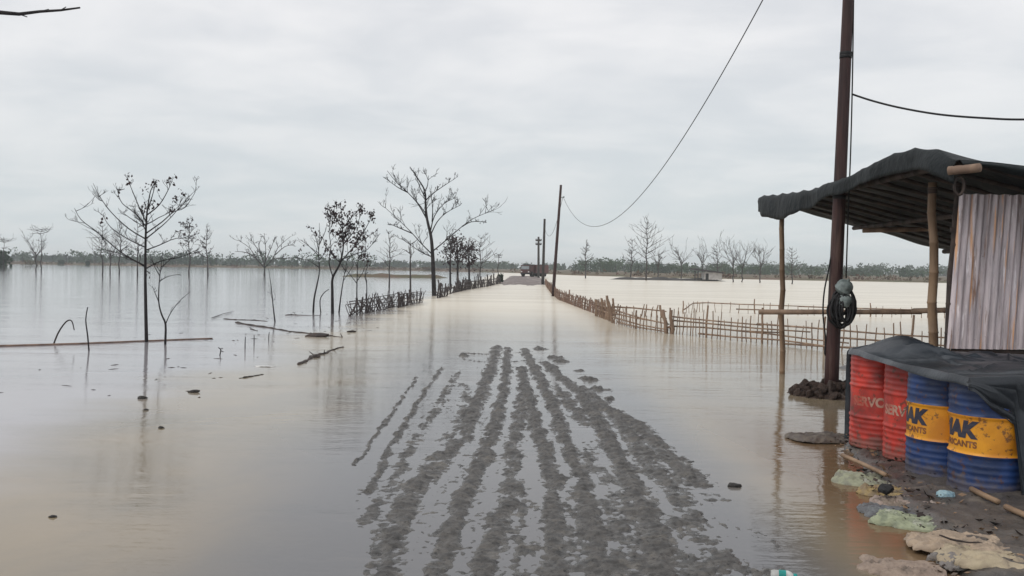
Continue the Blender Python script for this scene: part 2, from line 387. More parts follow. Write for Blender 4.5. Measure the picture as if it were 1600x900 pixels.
def rut_field():
    ys = [2.2]
    while ys[-1] < 20.5: ys.append(ys[-1] + .010 * (max(ys[-1], 4.5) / 5) ** 1.5)
    ys = np.array(ys); xs = np.arange(-2.6, 3.1, .0125)
    Xg, Yg = np.meshgrid(xs, ys)
    wx = Xg + .05 * fbm(Xg * 2.5, Yg * 1.6, 3) + .035 * fbm(Xg * 9, Yg * 6 + 5, 3)
    lowf = fbm(Xg * 1.1 + 3, Yg * .5 + 9, 3); mid = fbm(Xg * 5.0, Yg * 3.4 + 40, 3); hi_ = fbm(Xg * 15, Yg * 11, 3); lug = np.abs(gnoise(Xg * 8 + 5, Yg * 9))
    H = np.zeros(Xg.shape)
    for pts, wd, amp, cl in RUTS:
        P = [zp(*p) for p in pts]
        d = np.full(Xg.shape, 9.0)
        for (ax, ay), (bx, by) in zip(P[:-1], P[1:]):
            dx, dy = bx - ax, by - ay
            tt = np.clip(((wx - ax) * dx + (Yg - ay) * dy) / (dx * dx + dy * dy + 1e-9), 0, 1)
            d = np.minimum(d, np.hypot(wx - ax - tt * dx, (Yg - ay - tt * dy) * (1 if abs(dy) > abs(dx) else .35)))
        crest = amp * .80 * np.exp(-(d / (wd * 1.05)) ** 2) * (1 + cl * .6 * mid + .35 * lowf)
        H = np.maximum(H, crest)
    for cx, cy, rr in CLUMPS:
        a, b = zp(cx, cy); d = np.hypot(wx - a, (Yg - b) * .5)
        H = np.maximum(H, .05 * np.exp(-(d / rr) ** 2) * (1 + 1.3 * mid))
    # trampled mud between the ruts, mostly near the camera and to the right
    near = sstep(-Yg, -9.0, -5.5) * sstep(wx, -.55, .35) * sstep(-wx, -2.0, -1.2)
    H = np.maximum(H, .024 * near * (1 + 1.2 * lowf + .8 * mid))
    between = sstep(-Yg, -17, -9) * sstep(wx, -1.5, -.9) * sstep(-wx, -1.6, -1.0)
    H = np.maximum(H, .0125 * between * (1 + .9 * lowf))
    on = np.clip(H / .02, 0, 1)
    fine = fbm(Xg * 26, Yg * 17, 2); smear = fbm(Xg * 17 + 3, Yg * 2.6, 3)
    on = np.clip(H / .012, 0, 1); Z = -.020 + H + on * (.006 * mid + .014 * hi_ + .014 * fine + .012 * smear + .012 * (lug - .2))
    far_ = sstep(Yg, 6, 12); Z = np.where(Z > 0, Z * (.72 + .28 * far_), Z)
    Z = np.where(H < .004, np.minimum(Z, -.012), Z)
    return np_grid_mesh('muddy_road', Xg, Yg, Z, M['mud'])
tag(link('muddy_road', rut_field()), 'rutted grey mud rising out of the shallow water on the road', kind='structure')

# mud bank on the right, under the drums and the shed
BANK = [(2.35, 2.0), (2.35, 4.0), (2.45, 5.05), (2.68, 5.6), (2.78, 6.4), (2.92, 7.3), (3.05, 7.9), (3.15, 8.6), (3.4, 8.95), (5.3, 9.4), (5.6, 12), (5.8, 16), (6.5, 17), (20, 17)]
def bank_mesh():
    xs = np.concatenate([np.arange(2.0, 5.0, .025), np.arange(5.0, 14, .15)]); ys = np.concatenate([np.arange(2.0, 10, .03), np.arange(10, 17.5, .15)])
    Xg, Yg = np.meshgrid(xs, ys)
    by = np.array([p[1] for p in BANK]); bxx = np.array([p[0] for p in BANK])
    edge = np.interp(Yg, by, bxx) + .10 * fbm(Xg * 2.2, Yg * 2.2, 3)
    ins = Xg - edge
    Z = -.09 + .15 * sstep(ins, -.12, .22) + .05 * sstep(ins, .2, 1.2) + .022 * fbm(Xg * 5, Yg * 5, 4) + .012 * fbm(Xg * 17, Yg * 17, 2)
    return np_grid_mesh('mud_bank', Xg, Yg, Z, M['bank'])
tag(link('mud_bank', bank_mesh()), kind='structure')

# dry stretch of the raised road far ahead
def dry_road(u, v):
    Y = 82 + 96 * u; xc = 1.2 + .012 * (Y - 82); hw = 2.9
    X = xc + (v * 2 - 1) * hw * (1 + .1 * mnoise.noise(Vector((Y * .1, v, 0))))
    return (X, Y, -.10 + (.26 + .05 * mnoise.noise(Vector((X * .8, Y * .2, 3)))) * min(1, u * 6 + .45 * mnoise.noise(Vector((X * .9, 5, 1))) + .25 * mnoise.noise(Vector((X * 2, Y * .3, 1))), (1 - u) * 9) * (1 - abs(v * 2 - 1) ** 6))
mb = MB(); mb.grid(dry_road, 90, 24); tag(mb.build('dry_road', M['road']), kind='structure')

# far land beyond the flood
shore = [(-1500, 345), (-300, 340), (-150, 338), (-60, 335), (-30, 320), (-8, 300), (8, 262), (15, 225), (24, 205), (60, 186), (110, 178), (260, 182), (1500, 190)]
mb = MB()
for i in range(len(shore) - 1):
    a, b = shore[i], shore[i + 1]
    n = max(2, int(abs(b[0] - a[0]) / 12))
    for k in range(n):
        x0 = a[0] + (b[0] - a[0]) * k / n; x1 = a[0] + (b[0] - a[0]) * (k + 1) / n
        def yy(x): return a[1] + (b[1] - a[1]) * (x - a[0]) / (b[0] - a[0]) + 5 * mnoise.noise(Vector((x * .06, 2, 0)))
        bs = len(mb.v)
        for x in (x0, x1):
            y = yy(x)
            mb.v += [Vector((x, y, -.1)), Vector((x, y + 2, .3)), Vector((x * 1.0, y + 25, .45)), Vector((x * 1.0, FAR - 5, .5))]
        for q in range(3): mb.f.append((bs + q, bs + 4 + q, bs + 5 + q, bs + 1 + q)); mb.m.append(0)
tag(mb.build('far_field', M['field'], smooth=False), kind='structure')
def shore_y(x):
    for a, b in zip(shore[:-1], shore[1:]):
        if a[0] <= x <= b[0]: return a[1] + (b[1] - a[1]) * (x - a[0]) / (b[0] - a[0])
    return 340

def low_bank(name, x0, x1, y0, y1, h, mat):
    def fn(u, v):
        x = x0 + (x1 - x0) * u; y = y0 + (y1 - y0) * v
        e = min(1, 6 * u, 6 * (1 - u)) * math.sin(math.pi * v)
        return (x, y, -.1 + (h + .1) * e * (.8 + .5 * mnoise.noise(Vector((x * .5, y * .5, 1)))))
    mb = MB(); mb.grid(fn, 60, 10); return tag(mb.build(name, mat), kind='structure')
low_bank('dyke', 15.5, 36, 146, 152, .55, M['clod'])
low_bank('grassy_islet', -26, -9, 128, 140, .5, M['field'])

# ------------------------------------------------------------------ far woods and scrub (masses nobody could count)
def foliage_mass(name, clumps, n_per, mat, label, seed, size=.8, trunks=True):
    rnd = random.Random(seed); mb = MB()
    for (x, y, w_, h_, z0) in clumps:
        lobes = [(rnd.uniform(-.5, .5) * w_, rnd.uniform(-.5, .5) * w_, h_ * f_ * rnd.uniform(.85, 1.1), h_ * rnd.uniform(.16, .3)) for f_ in (.15, .2, .4, .5, .65, .75, .85)]
        for _ in range(n_per):
            lx, ly, lz, lr = rnd.choice(lobes)
            d = Vector((rnd.gauss(0, 1), rnd.gauss(0, 1), rnd.gauss(0, 1))).normalized() * lr * rnd.uniform(.5, 1.05)
            mb.leaf((x + lx + d.x * 1.3, y + ly + d.y, z0 + max(.1, lz + d.z)), size * rnd.uniform(.6, 1.3), rnd)
        if trunks: mb.tube([(x, y, z0 - .2), (x, y, z0 + h_ * .6)], h_ * .02, 4, mi=1)
    return tag(mb.build(name, [mat, M['bark']], smooth=False), label, 'trees' if label else None, kind='stuff')
rnd = random.Random(5)
cl_ = []
for i in range(620):
    x = rnd.uniform(-520, 520); y = rnd.uniform(560, 760)
    k = mnoise.noise(Vector((x * .012, 4, 0)))
    h = (5.2 + 3.4 * k + rnd.uniform(-1.6, 1.6)) * (1.25 if x > 60 else .82) * y / 660
    cl_.append((x, y, h * 1.3, max(2.5, h), .4))
foliage_mass('far_woodland', cl_, 95, M['leafgreen'], 'hazy green belt of trees along the whole horizon', 11, 1.5)
cl_ = [(rnd.uniform(24, 44), rnd.uniform(345, 375), 6, rnd.uniform(4.2, 6.2) - abs(i - 9) * .08, .4) for i in range(20)]
cl_ += [(rnd.uniform(46, 120), rnd.uniform(340, 380), 5, rnd.uniform(2.6, 4.2), .4) for i in range(46)]
cl_ += [(rnd.uniform(120, 260), rnd.uniform(340, 390), 6, rnd.uniform(2.4, 3.6), .4) for i in range(60)]
foliage_mass('bushy_grove', cl_, 110, M['leafgreen'], 'rounded green grove on the far shore right of the leaning pole', 12, .75)
cl_ = [(x, 372 + rnd.uniform(0, 40), 8, rnd.uniform(4.4, 6.6) - .01 * (x + 110), .4) for x in [rnd.uniform(-215, -60) for _ in range(46)]]
foliage_mass('shore_thicket', cl_, 90, M['leafgreen'], 'blue-green thicket on the far left shore', 14, .9)
sc = []
for i in range(420):
    x = rnd.uniform(-330, 260); sc.append((x, shore_y(x) + rnd.uniform(1, 14), 3, rnd.uniform(.5, 1.3), .2))
foliage_mass('shore_scrub', sc, 26, M['brush'], 'low reddish-brown scrub lining the far shore', 13, .5, False)

# ------------------------------------------------------------------ trees
def limb_tube(mb, pts, r0, r1, n=5):
    k = len(pts); mb.tube(pts, [r0 + (r1 - r0) * (i / (k - 1)) ** .8 for i in range(k)], n)
def smooth_pts(pts, sub=3):
    out = []
    for i in range(len(pts) - 1):
        p0 = pts[max(i - 1, 0)]; p1 = pts[i]; p2 = pts[i + 1]; p3 = pts[min(i + 2, len(pts) - 1)]
        for k in range(sub):
            t = k / sub
            out.append(.5 * ((2 * p1) + (p2 - p0) * t + (2 * p0 - 5 * p1 + 4 * p2 - p3) * t * t + (3 * p1 - p0 - 3 * p2 + p3) * t ** 3))
    out.append(pts[-1]); return out
def twig(mb, rnd, p, d, length, r, depth, up=.25, rmin=.004, tips=None):
    pts = [p.copy()]; dd = d.normalized()
    for i in range(4):
        dd = (dd + Vector((rnd.gauss(0, .16), rnd.gauss(0, .16), rnd.gauss(0, .12) + up * .25))).normalized()
        pts.append(pts[-1] + dd * length / 4)
    limb_tube(mb, pts, r, max(r * .4, rmin), 4)
    if tips is not None: tips.append(pts[-1])
    if depth > 0:
        for _ in range(rnd.choice((2, 3, 3))):
            i = rnd.randint(1, 4); ax = (pts[i] - pts[i - 1]).normalized()
            sd_ = Vector((rnd.gauss(0, 1), rnd.gauss(0, 1), rnd.gauss(.25, .6)))
            twig(mb, rnd, pts[i], (ax * .9 + sd_ * .55), length * rnd.uniform(.4, .65), max(r * .5, rmin), depth - 1, up, rmin, tips)

def photo_tree(name, label, Y, trunk, limbs, org, scale, r_trunk, r_limb, leaves=(), leaf_n=10, leaf_size=.12, sub=5, depth=1, seed=1, group=None, spread=.5, leafy=0, mat='bark'):
    """trunk and main limbs follow the tree in the photo; every limb leaves the trunk towards its own depth"""
    rnd = random.Random(seed)
    P = lambda q, dY=0: at(org[0] + q[0] / scale, org[1] + q[1] / scale, Y + dY)
    pt = smooth_pts([P(q) for q in trunk]); pt[0].z = min(pt[0].z, 0); base = Vector((pt[0].x, Y, 0))
    pt.insert(0, Vector((pt[0].x, Y, -.25)))
    root = thing(name, label, 'tree', base, group)
    mt = MB(); limb_tube(mt, pt, r_trunk, r_trunk * .14, 8); mt.build('trunk', M[mat], root)
    tips = []; ml = MB()
    for li, lm in enumerate(limbs):
        sl = rnd.uniform(-spread, spread)
        L0 = (P(lm[-1]) - P(lm[0])).length
        q = [P(p, sl * L0 * (i / (len(lm) - 1))) for i, p in enumerate(lm)]
        q = smooth_pts(q); limb_tube(ml, q, r_limb, r_limb * .3, 5)
        for _ in range(sub):
            i = rnd.randint(len(q) // 4, len(q) - 1); ax = (q[i] - q[i - 1]).normalized()
            twig(ml, rnd, q[i], ax * .8 + Vector((rnd.gauss(0, .5), rnd.gauss(0, .5), rnd.gauss(.25, .4))), L0 * rnd.uniform(.10, .26), r_limb * .42, depth, .3, r_limb * .16, tips)
    # a few limbs towards and away from the viewer
    for k in range(max(2, len(limbs) // 3)):
        i = rnd.randint(len(pt) // 2, len(pt) * 3 // 4); s = rnd.choice((-1, 1))
        twig(ml, rnd, pt[i], Vector((rnd.gauss(0, .3), s, .7)), (pt[-1] - pt[0]).length * .17, r_limb * .8, depth + 1, .3, r_limb * .16, tips)
    zl = max(P(q).z for lm in limbs + [trunk] for q in lm) 
    for v in ml.v:
        if v.z > zl: v.z = zl + (v.z - zl) * .55
    ml.build('crown', M[mat], root)
    if leaves or leafy:
        mv = MB()
        for lv in leaves:
            c = P(lv[:2], rnd.uniform(-.3, .3)); k = lv[2] if len(lv) > 2 else 1
            for _ in range(int(leaf_n * k)):
                mv.leaf(c + Vector((rnd.gauss(0, .45), rnd.gauss(0, .45), rnd.gauss(-.1, .6))) * leaf_size * k ** .5, leaf_size * rnd.uniform(.5, 1.1), rnd, hang=.7)
        for t_ in tips:
            if rnd.random() < leafy:
                for _ in range(leaf_n): mv.leaf(t_ + Vector((rnd.gauss(0, .6), rnd.gauss(0, .6), rnd.gauss(0, .6))) * leaf_size, leaf_size * rnd.uniform(.5, 1.1), rnd, hang=.6)
        mv.build('withered_leaves', M['dryleaf'], root, smooth=False)
    kids_local(root); return root

# the large tree in the left field
z1 = (0, 240)
photo_tree('bare_tree', 'tall bare tree with hanging withered leaves in the left flood, nearest the camera', 18.9,
    [(515, 664), (512, 520), (511, 420), (512, 300), (515, 230), (520, 185), (530, 130), (550, 92)],
    [[(512, 395), (430, 350), (340, 275), (285, 232), (262, 192)], [(512, 300), (450, 262), (390, 205), (350, 150), (328, 105)],
     [(513, 240), (490, 190), (465, 130), (447, 85)], [(514, 280), (570, 240), (610, 205), (650, 190), (685, 138)],
     [(518, 215), (560, 180), (590, 130), (607, 88)], [(512, 340), (560, 322), (620, 298), (690, 300)],
     [(512, 400), (470, 375), (400, 345), (330, 335)], [(512, 330), (450, 300), (390, 260), (360, 215)],
     [(512, 405), (565, 378), (630, 365), (700, 335)], [(516, 205), (535, 150), (548, 100)], [(512, 255), (475, 210), (430, 175), (415, 140)], [(512, 300), (560, 262), (600, 225), (665, 150)]],
    z1, 2.25, .044, .016,
    [(450, 100, 1), (546, 105, 1), (607, 90, 1.2), (521, 175, 2.6), (411, 128, .8), (612, 155, 1), (604, 192, 1.6), (496, 195, 1), (643, 138, .8), (460, 70, .5), (507, 120, 1.2), (595, 97, .6), (365, 228, .5), (520, 415, .8)],
    9, .085, 5, 2, 3)
photo_tree('forked_sapling', 'thin forked sapling just right of the big leafy bare tree', 18.4,
    [(581, 660), (582, 600), (568, 565), (558, 520), (560, 450), (566, 400), (572, 350)],
    [[(582, 600), (600, 560), (630, 520), (656, 496)], [(560, 450), (590, 432), (635, 424)], [(562, 430), (545, 400), (535, 370)], [(566, 400), (590, 380), (610, 360)], [(558, 520), (545, 490), (535, 465)]],
    z1, 2.25, .028, .012, sub=3, depth=1, seed=4)
z2 = (340, 240)
photo_tree('leafy_tree', 'dark-stemmed tree with clumps of withered purple-brown leaves beside the broken fence', 31,
    [(505, 700), (504, 600), (506, 545), (535, 490), (550, 430), (552, 380), (546, 290), (540, 215)],
    [[(508, 545), (490, 480), (498, 410), (490, 340), (500, 262)], [(543, 475), (590, 420), (640, 380), (690, 345)], [(551, 400), (600, 340), (632, 262)],
     [(548, 330), (520, 285), (490, 250)], [(549, 330), (580, 290), (625, 240)], [(545, 465), (610, 440), (660, 420), (715, 350)], [(551, 380), (580, 340), (585, 290)], [(540, 480), (500, 440), (470, 400)], [(600, 405), (650, 330), (675, 280)]],
    z2, 2.8125, .062, .024,
    [(540, 235, 2.4), (492, 262, 2), (505, 300, 2), (545, 280, 2.6), (580, 310, 1.4), (612, 262, 1.6), (635, 245, 1), (675, 282, 1.5), (630, 310, 1.5), (650, 385, 2), (508, 335, 2), (520, 222, 1), (640, 350, 1.6), (600, 380, 1.5), (690, 345, 1), (555, 222, 1.2), (480, 430, 1), (575, 262, 1), (540, 345, 1.6), (610, 330, 1.3)],
    9, .12, 7, 2, 8, leafy=.07)
photo_tree('slender_tree', 'slender crooked tree with few leaves left of the leafy dark tree', 31.5,
    [(420, 715), (424, 640), (436, 580), (447, 520), (444, 440), (448, 370), (447, 305)],
    [[(445, 450), (400, 405), (365, 380)], [(445, 430), (430, 365), (405, 325)], [(445, 470), (480, 425), (500, 380)], [(446, 500), (400, 470), (355, 460)], [(447, 400), (470, 350), (480, 320)]],
    z2, 2.8125, .042, .017, [(425, 340, 1.5), (365, 410, .8), (405, 325, .7), (440, 350, .9)], 8, .11, 5, 1, 9)
photo_tree('slender_tree', 'thin leaning sapling between the leafy tree and the broken fence', 32,
    [(533, 705), (540, 640), (552, 560), (562, 505), (575, 440)], [[(552, 560), (585, 510), (600, 480)], [(560, 515), (540, 480), (530, 450)], [(570, 470), (600, 430), (640, 400)]],
    z2, 2.8125, .035, .016, sub=4, seed=10)
photo_tree('slender_tree', 'straight thin tree rising through the broken woven fence', 33.5,
    [(612, 690), (612, 600), (614, 520), (618, 440), (622, 400)], [[(612, 570), (580, 530), (565, 510)], [(613, 560), (640, 520), (650, 490)], [(615, 500), (600, 470), (585, 440)], [(617, 470), (645, 455), (670, 440)], [(655, 620), (655, 560), (648, 525), (660, 500)]],
    z2, 2.8125, .035, .018, [(655, 460, 1.5), (640, 450, 1)], 8, .12, sub=4, seed=12)
photo_tree('leaning_sapling', 'single bare stick leaning in the open water left of the log', 26.2, [(255, 762), (245, 680), (236, 590), (224, 505)], [[(240, 640), (232, 610), (229, 590)]], z2, 2.8125, .030, .008, sub=0, seed=2)
z3 = (580, 240)
photo_tree('spreading_tree', 'big leafless tree with long spreading limbs at the left road edge', 52,
    [(277, 632), (273, 520), (269, 430), (262, 360), (246, 290), (239, 225), (236, 165), (205, 110), (170, 58)],
    [[(243, 285), (205, 220), (160, 170), (115, 130), (70, 75)], [(270, 430), (330, 380), (400, 320), (450, 285), (520, 255)], [(265, 350), (290, 300), (330, 260), (388, 228)],
     [(271, 445), (225, 400), (180, 350), (130, 300), (62, 238)], [(240, 205), (285, 165), (360, 115)], [(262, 335), (278, 275), (320, 220), (380, 190)], [(272, 455), (215, 430), (140, 378)],
     [(160, 170), (120, 150), (75, 118)], [(180, 350), (120, 325), (85, 310)], [(400, 320), (440, 300), (490, 300)], [(237, 190), (215, 150), (195, 90)], [(268, 300), (270, 240), (262, 180)]],
    z3, 2.8125, .15, .042, sub=9, depth=2, seed=21, spread=.4)
photo_tree('dense_tree', 'small dense tree with dark dead leaves, left one of the roadside clump', 66, [(348, 600), (347, 500), (350, 430), (352, 390)], [[(348, 500), (330, 450), (325, 425)], [(350, 440), (365, 400), (370, 380)]], z3, 2.8125, .10, .035, [(335, 428, 14), (352, 412, 18), (348, 450, 14), (362, 395, 12)], 3, .19, 9, 2, 22, leafy=.12, spread=.9)
photo_tree('dense_tree', 'small dense tree with dark dead leaves, middle one of the roadside clump', 67, [(379, 600), (380, 500), (380, 430), (375, 380)], [[(380, 490), (400, 430), (415, 395)], [(380, 460), (360, 410), (355, 380)], [(380, 440), (395, 400), (400, 375)]], z3, 2.8125, .12, .04, [(378, 395, 18), (398, 425, 22), (370, 425, 22), (362, 385, 12), (388, 455, 16)], 3, .19, 9, 2, 23, leafy=.12, spread=.9)
photo_tree('dense_tree', 'small dense tree with dark dead leaves, right one of the roadside clump', 70, [(430, 590), (430, 500), (425, 430), (425, 395)], [[(430, 500), (410, 450), (405, 410)], [(428, 460), (445, 420), (440, 390)], [(430, 500), (450, 460), (455, 430)]], z3, 2.8125, .11, .04, [(428, 405, 18), (440, 430, 18), (412, 425, 22), (428, 465, 20), (450, 445, 14)], 3, .19, 9, 2, 24, leafy=.12, spread=.9)
photo_tree('straight_tree', 'straight bare stem behind the left end of the woven fence, right of the leafy tree', 47, [(173, 640), (172, 520), (172, 440), (172, 380)], [[(172, 400), (155, 380), (140, 370)], [(172, 400), (195, 385), (210, 365)], [(172, 440), (150, 425), (140, 420)]], z3, 2.8125, .07, .03, sub=3, seed=25, mat='bark2')

z4 = (220, 330)
photo_tree('umbrella_tree', 'low umbrella-shaped bare tree standing alone in the left flood', 130,
    [(1287, 690), (1289, 640), (1291, 585)],
    [[(1290, 590), (1210, 500), (1130, 380), (1020, 305)], [(1290, 580), (1262, 480), (1200, 370), (1140, 285)], [(1291, 590), (1370, 500), (1430, 380), (1545, 275)], [(1291, 560), (1302, 400), (1285, 262)],
     [(1212, 500), (1100, 430), (980, 420)], [(1400, 455), (1500, 370), (1590, 350)], [(1375, 500), (1470, 490), (1595, 490)], [(1300, 520), (1350, 400), (1390, 300)], [(1250, 450), (1230, 360), (1250, 290)]],
    z4, 6.667, .26, .085, sub=7, depth=2, seed=31, mat='bark2')

def bare_tree(name, label, px, py_base, py_top, style, seed, group, Y=None, width=1.0, mat='bark2', leafy=0.0):
    rnd = random.Random(seed)
    b = ground(px, py_base) if Y is None else Vector((at(px, py_base, Y).x, Y, 0))
    Y = b.y; H = at(px, py_top, Y).z
    root = thing(name, label, 'tree', (b.x, Y, 0), group)
    pxm = Y / F                                   # metres per photo pixel
    r0 = max(.016 * H, 1.1 * pxm); rb = max(.005 * H, .36 * pxm); rm = .15 * pxm
    n = 9; lean = rnd.uniform(-.04, .04)
    top = H if style in ('tier', 'cross') else H * rnd.uniform(.5, .62)
    if style == 'umbrella': top = H * .3
    pts = [Vector((b.x + lean * top * (i / n) + rnd.gauss(0, .012) * H * (i > 0), Y + rnd.gauss(0, .01) * H, -.2 + (top + .2) * i / n)) for i in range(n + 1)]
    mt = MB(); limb_tube(mt, pts, r0, r0 * (.25 if style in ('tier', 'cross') else .55), 6); mt.build('trunk', M[mat], root)
    ml = MB(); tips = []
    def pt(f): k = f * n; i = min(int(k), n - 1); return pts[i].lerp(pts[i + 1], k - i)
    if style == 'tier':
        lv = 8
        for j in range(lv):
            f = .38 + .58 * j / (lv - 1)
            for k in range(rnd.choice((2, 3, 3, 4))):
                an = rnd.uniform(0, 2 * math.pi); ln = H * .27 * width * (1.12 - (f - .38) * 1.25) * rnd.uniform(.7, 1.15)
                twig(ml, rnd, pt(f), Vector((math.cos(an), math.sin(an) * .9, .28 + .3 * f)), ln, rb, 1, .35, rm, tips)
    elif style == 'cross':
        for f, ln in ((.97, .16), (.93, .30), (.88, .26), (.7, .14)):
            for k in range(4):
                an = k * math.pi / 2 + rnd.uniform(-.6, .6)
                twig(ml, rnd, pt(f), Vector((math.cos(an), math.sin(an), .18)), H * ln * width * rnd.uniform(.7, 1.1), rb, 1, .15, rm, tips)
    elif style == 'vase':
        for k in range(8):
            f = rnd.uniform(.6, 1.0); an = rnd.uniform(0, 2 * math.pi)
            twig(ml, rnd, pt(f), Vector((math.cos(an) * .55 * width, math.sin(an) * .55, 1)), (H - pt(f).z) * rnd.uniform(.75, 1.05), rb * 1.2, 2, .3, rm, tips)
    ml.build('crown', M[mat], root)
    if leafy:
        mv = MB()
        for t_ in tips:
            if rnd.random() < leafy:
                for _ in range(5): mv.leaf(t_ + Vector((rnd.gauss(0, .3), rnd.gauss(0, .3), rnd.gauss(0, .3))) * H * .05, H * .05 * rnd.uniform(.5, 1), rnd)
        mv.build('withered_leaves', M['dryleaf'], root, smooth=False)
    kids_local(root); return root
GL, GR = 'bare trees standing in the left flood', 'bare trees along the far right dyke'
for a in [
    ('flat_topped_tree', 'flat-topped bare tree at the very left edge of the picture', 6, 421, 373, 'cross', 41, GL, None, 1.1),
    ('flat_topped_tree', 'cross-shaped bare tree, second from the left edge', 64, 424, 357, 'cross', 42, GL, None, 1.0),
    ('low_bare_tree', 'short twiggy tree just behind the cross-shaped tree', 57, 424, 372, 'vase', 43, GL, None, 1.3),
    ('bare_tree', 'leftmost of the bare stems behind the big leafy bare tree', 160, 430, 352, 'tier', 44, GL, None, 1.0),
    ('twin_stem_tree', 'crooked stem in the middle of the cluster behind the big tree', 172, 428, 362, 'vase', 45, GL, None, .9),
    ('bare_tree', 'straight bare stem left of the big tree trunk', 186, 428, 348, 'tier', 46, GL, None, .9),
    ('bare_tree', 'bare stem almost touching the big tree trunk on its left', 215, 430, 345, 'tier', 47, GL, None, .8),
    ('leafy_bare_tree', 'bare tree with sparse leaves right of the big tree, left of a pair', 295, 431, 346, 'tier', 48, GL, None, 1.0),
    ('bare_tree', 'straight bare tree with short tiers, right of a pair', 325, 431, 352, 'tier', 49, GL, None, .8),
    ('tiered_tree', 'thin tiered tree behind the left road edge, left of the spreading tree', 608, 448, 362, 'tier', 50, GL, None, 1.0),
    ('tiered_tree', 'upright tiered bare tree just right of the dense roadside clump', 752, 446, 370, 'tier', 51, GL, None, 1.4),
    ('small_tree', 'small thin tree at the end of the left roadside', 777, 441, 397, 'cross', 52, GL, None, .6),
    ('tiered_tree', 'lone thin tree on the far right shore nearest the leaning pole', 915, 435, 378, 'tier', 61, GR, None, .9),
    ('tiered_tree', 'thin tiered tree left of the tallest tree on the dyke', 985, 437, 374, 'tier', 62, GR, None, .9),
    ('tall_tiered_tree', 'tallest tree on the right dyke, with broad tiers of branches', 1010, 438, 347, 'tier', 63, GR, None, 1.35),
    ('small_tree', 'small twiggy tree right of the tallest dyke tree', 1028, 436, 397, 'vase', 64, GR, None, 1.0),
    ('rounded_tree', 'round-crowned bare tree left of the white hut', 1065, 437, 384, 'vase', 65, GR, None, 1.5),
    ('rounded_tree', 'brushy bare tree directly above the hut roof', 1098, 434, 388, 'vase', 66, GR, None, 1.0),
    ('tiered_tree', 'tiered bare tree at the right end of the hut', 1121, 439, 383, 'tier', 67, GR, None, 1.0),
    ('rounded_tree', 'first bare tree right of the hut', 1145, 441, 379, 'vase', 68, GR, None, 1.0),
    ('rounded_tree', 'leaning bare tree, second right of the hut', 1160, 441, 384, 'vase', 69, GR, None, .9),
    ('rounded_tree', 'bare twin tree left of the bamboo roof post', 1187, 442, 385, 'vase', 70, GR, None, .8),
    ('tiered_tree', 'thin tiered tree seen between bamboo roof post and utility pole', 1237, 444, 388, 'tier', 71, GR, None, 1.0),
]: bare_tree(*a, leafy=.4 if a[0].startswith('leafy') else 0)

# bare tree out of frame on the left; one of its twigs hangs into the picture
root = thing('bare_tree', 'dark bare twig reaching in at the top left corner', 'tree', (-9.2, 12, 0))
mb = MB(); limb_tube(mb, [Vector(p) for p in ((-9.2, 12, -.2), (-9.15, 12, 2), (-9.1, 12.05, 4), (-9.0, 12, 6))], .10, .05, 8); mb.build('trunk', M['bark'], root)
mb = MB(); q = [Vector((-9.08, 12, 4.4))] + [at(px, py, 12) for px, py in ((-40, 17), (0, 19.5), (30, 22), (62, 18), (95, 16), (125, 12))]
limb_tube(mb, q, .04, .012, 6)
for (i, d) in ((4, (.3, .1, .12)), (5, (.25, -.1, .1)), (3, (.2, .2, -.05))): limb_tube(mb, [q[i], q[i] + Vector(d) * .35], .010, .006, 4)
mb.build('crown', M['bark'], root); kids_local(root)

# dark shrubs on the far left water
def shrub(px, py, w_px, h_px, label, seed, mat='leafdark'):
    rnd = random.Random(seed); g = ground(px, py); k = g.y / F; mb = MB()
    for _ in range(170):
        a = rnd.uniform(0, 2 * math.pi); rr = math.sqrt(rnd.random()) * w_px * k * .5; zz = rnd.random() ** .8
        mb.leaf((g.x + math.cos(a) * rr * (1 - .4 * zz), g.y + math.sin(a) * rr, zz * h_px * k), h_px * k * .28, rnd)
    root = thing('water_shrub', label, 'shrub', g, 'dark shrubs in the far flood')
    mb.build('foliage', M[mat], root, smooth=False)
    ms = MB()
    for _ in range(4): ms.tube([g + Vector((rnd.uniform(-.2, .2) * w_px * k, 0, -.1)), g + Vector((rnd.uniform(-.4, .4) * w_px * k, 0, h_px * k * .7))], .05, 4)
    ms.build('stem', M['bark'], root); kids_local(root)
for a in ((5, 417, 22, 22, 'dark green shrub at the extreme left edge of the flood', 1), (50, 416, 34, 9, 'wide low brown shrub by the cross-shaped tree', 2, 'brush'), (96, 414, 13, 7, 'small dark shrub right of the cross-shaped tree', 3),
          (137, 415, 7, 7, 'tiny dark shrub left of the stems behind the big tree', 4), (782, 441, 9, 12, 'dark bush where the left fence meets the dry road', 5)): shrub(*a)

# ------------------------------------------------------------------ fences
def stick_mesh(name, mat, seed, n=5):
    rnd = random.Random(seed); mb = MB(); zs = (-.12, .2, .45, .7, 1.0); rs = (1, .97, .92, .86, .78); cx = cy = 0
    for z, r_ in zip(zs, rs):                              # rings stay level so the tips are cut off square
        for k in range(n): mb.v.append(Vector((cx + r_ * math.cos(6.2832 * k / n), cy + r_ * math.sin(6.2832 * k / n), z + (rnd.uniform(-.02, .02) if z == 1 else 0))))
        cx += rnd.gauss(0, .55); cy += rnd.gauss(0, .55)
    for i in range(len(zs) - 1):
        for k in range(n): mb.f.append((i * n + k, i * n + (k + 1) % n, (i + 1) * n + (k + 1) % n, (i + 1) * n + k)); mb.m.append(0)
    mb.f.append(tuple((len(zs) - 1) * n + k for k in range(n))); mb.m.append(0)
    return mb.mesh(name, mat)
PICK = {k: [stick_mesh('picket', M[k], i) for i in range(4)] for k in ('bamboo', 'greybamboo', 'bamboo_red')}
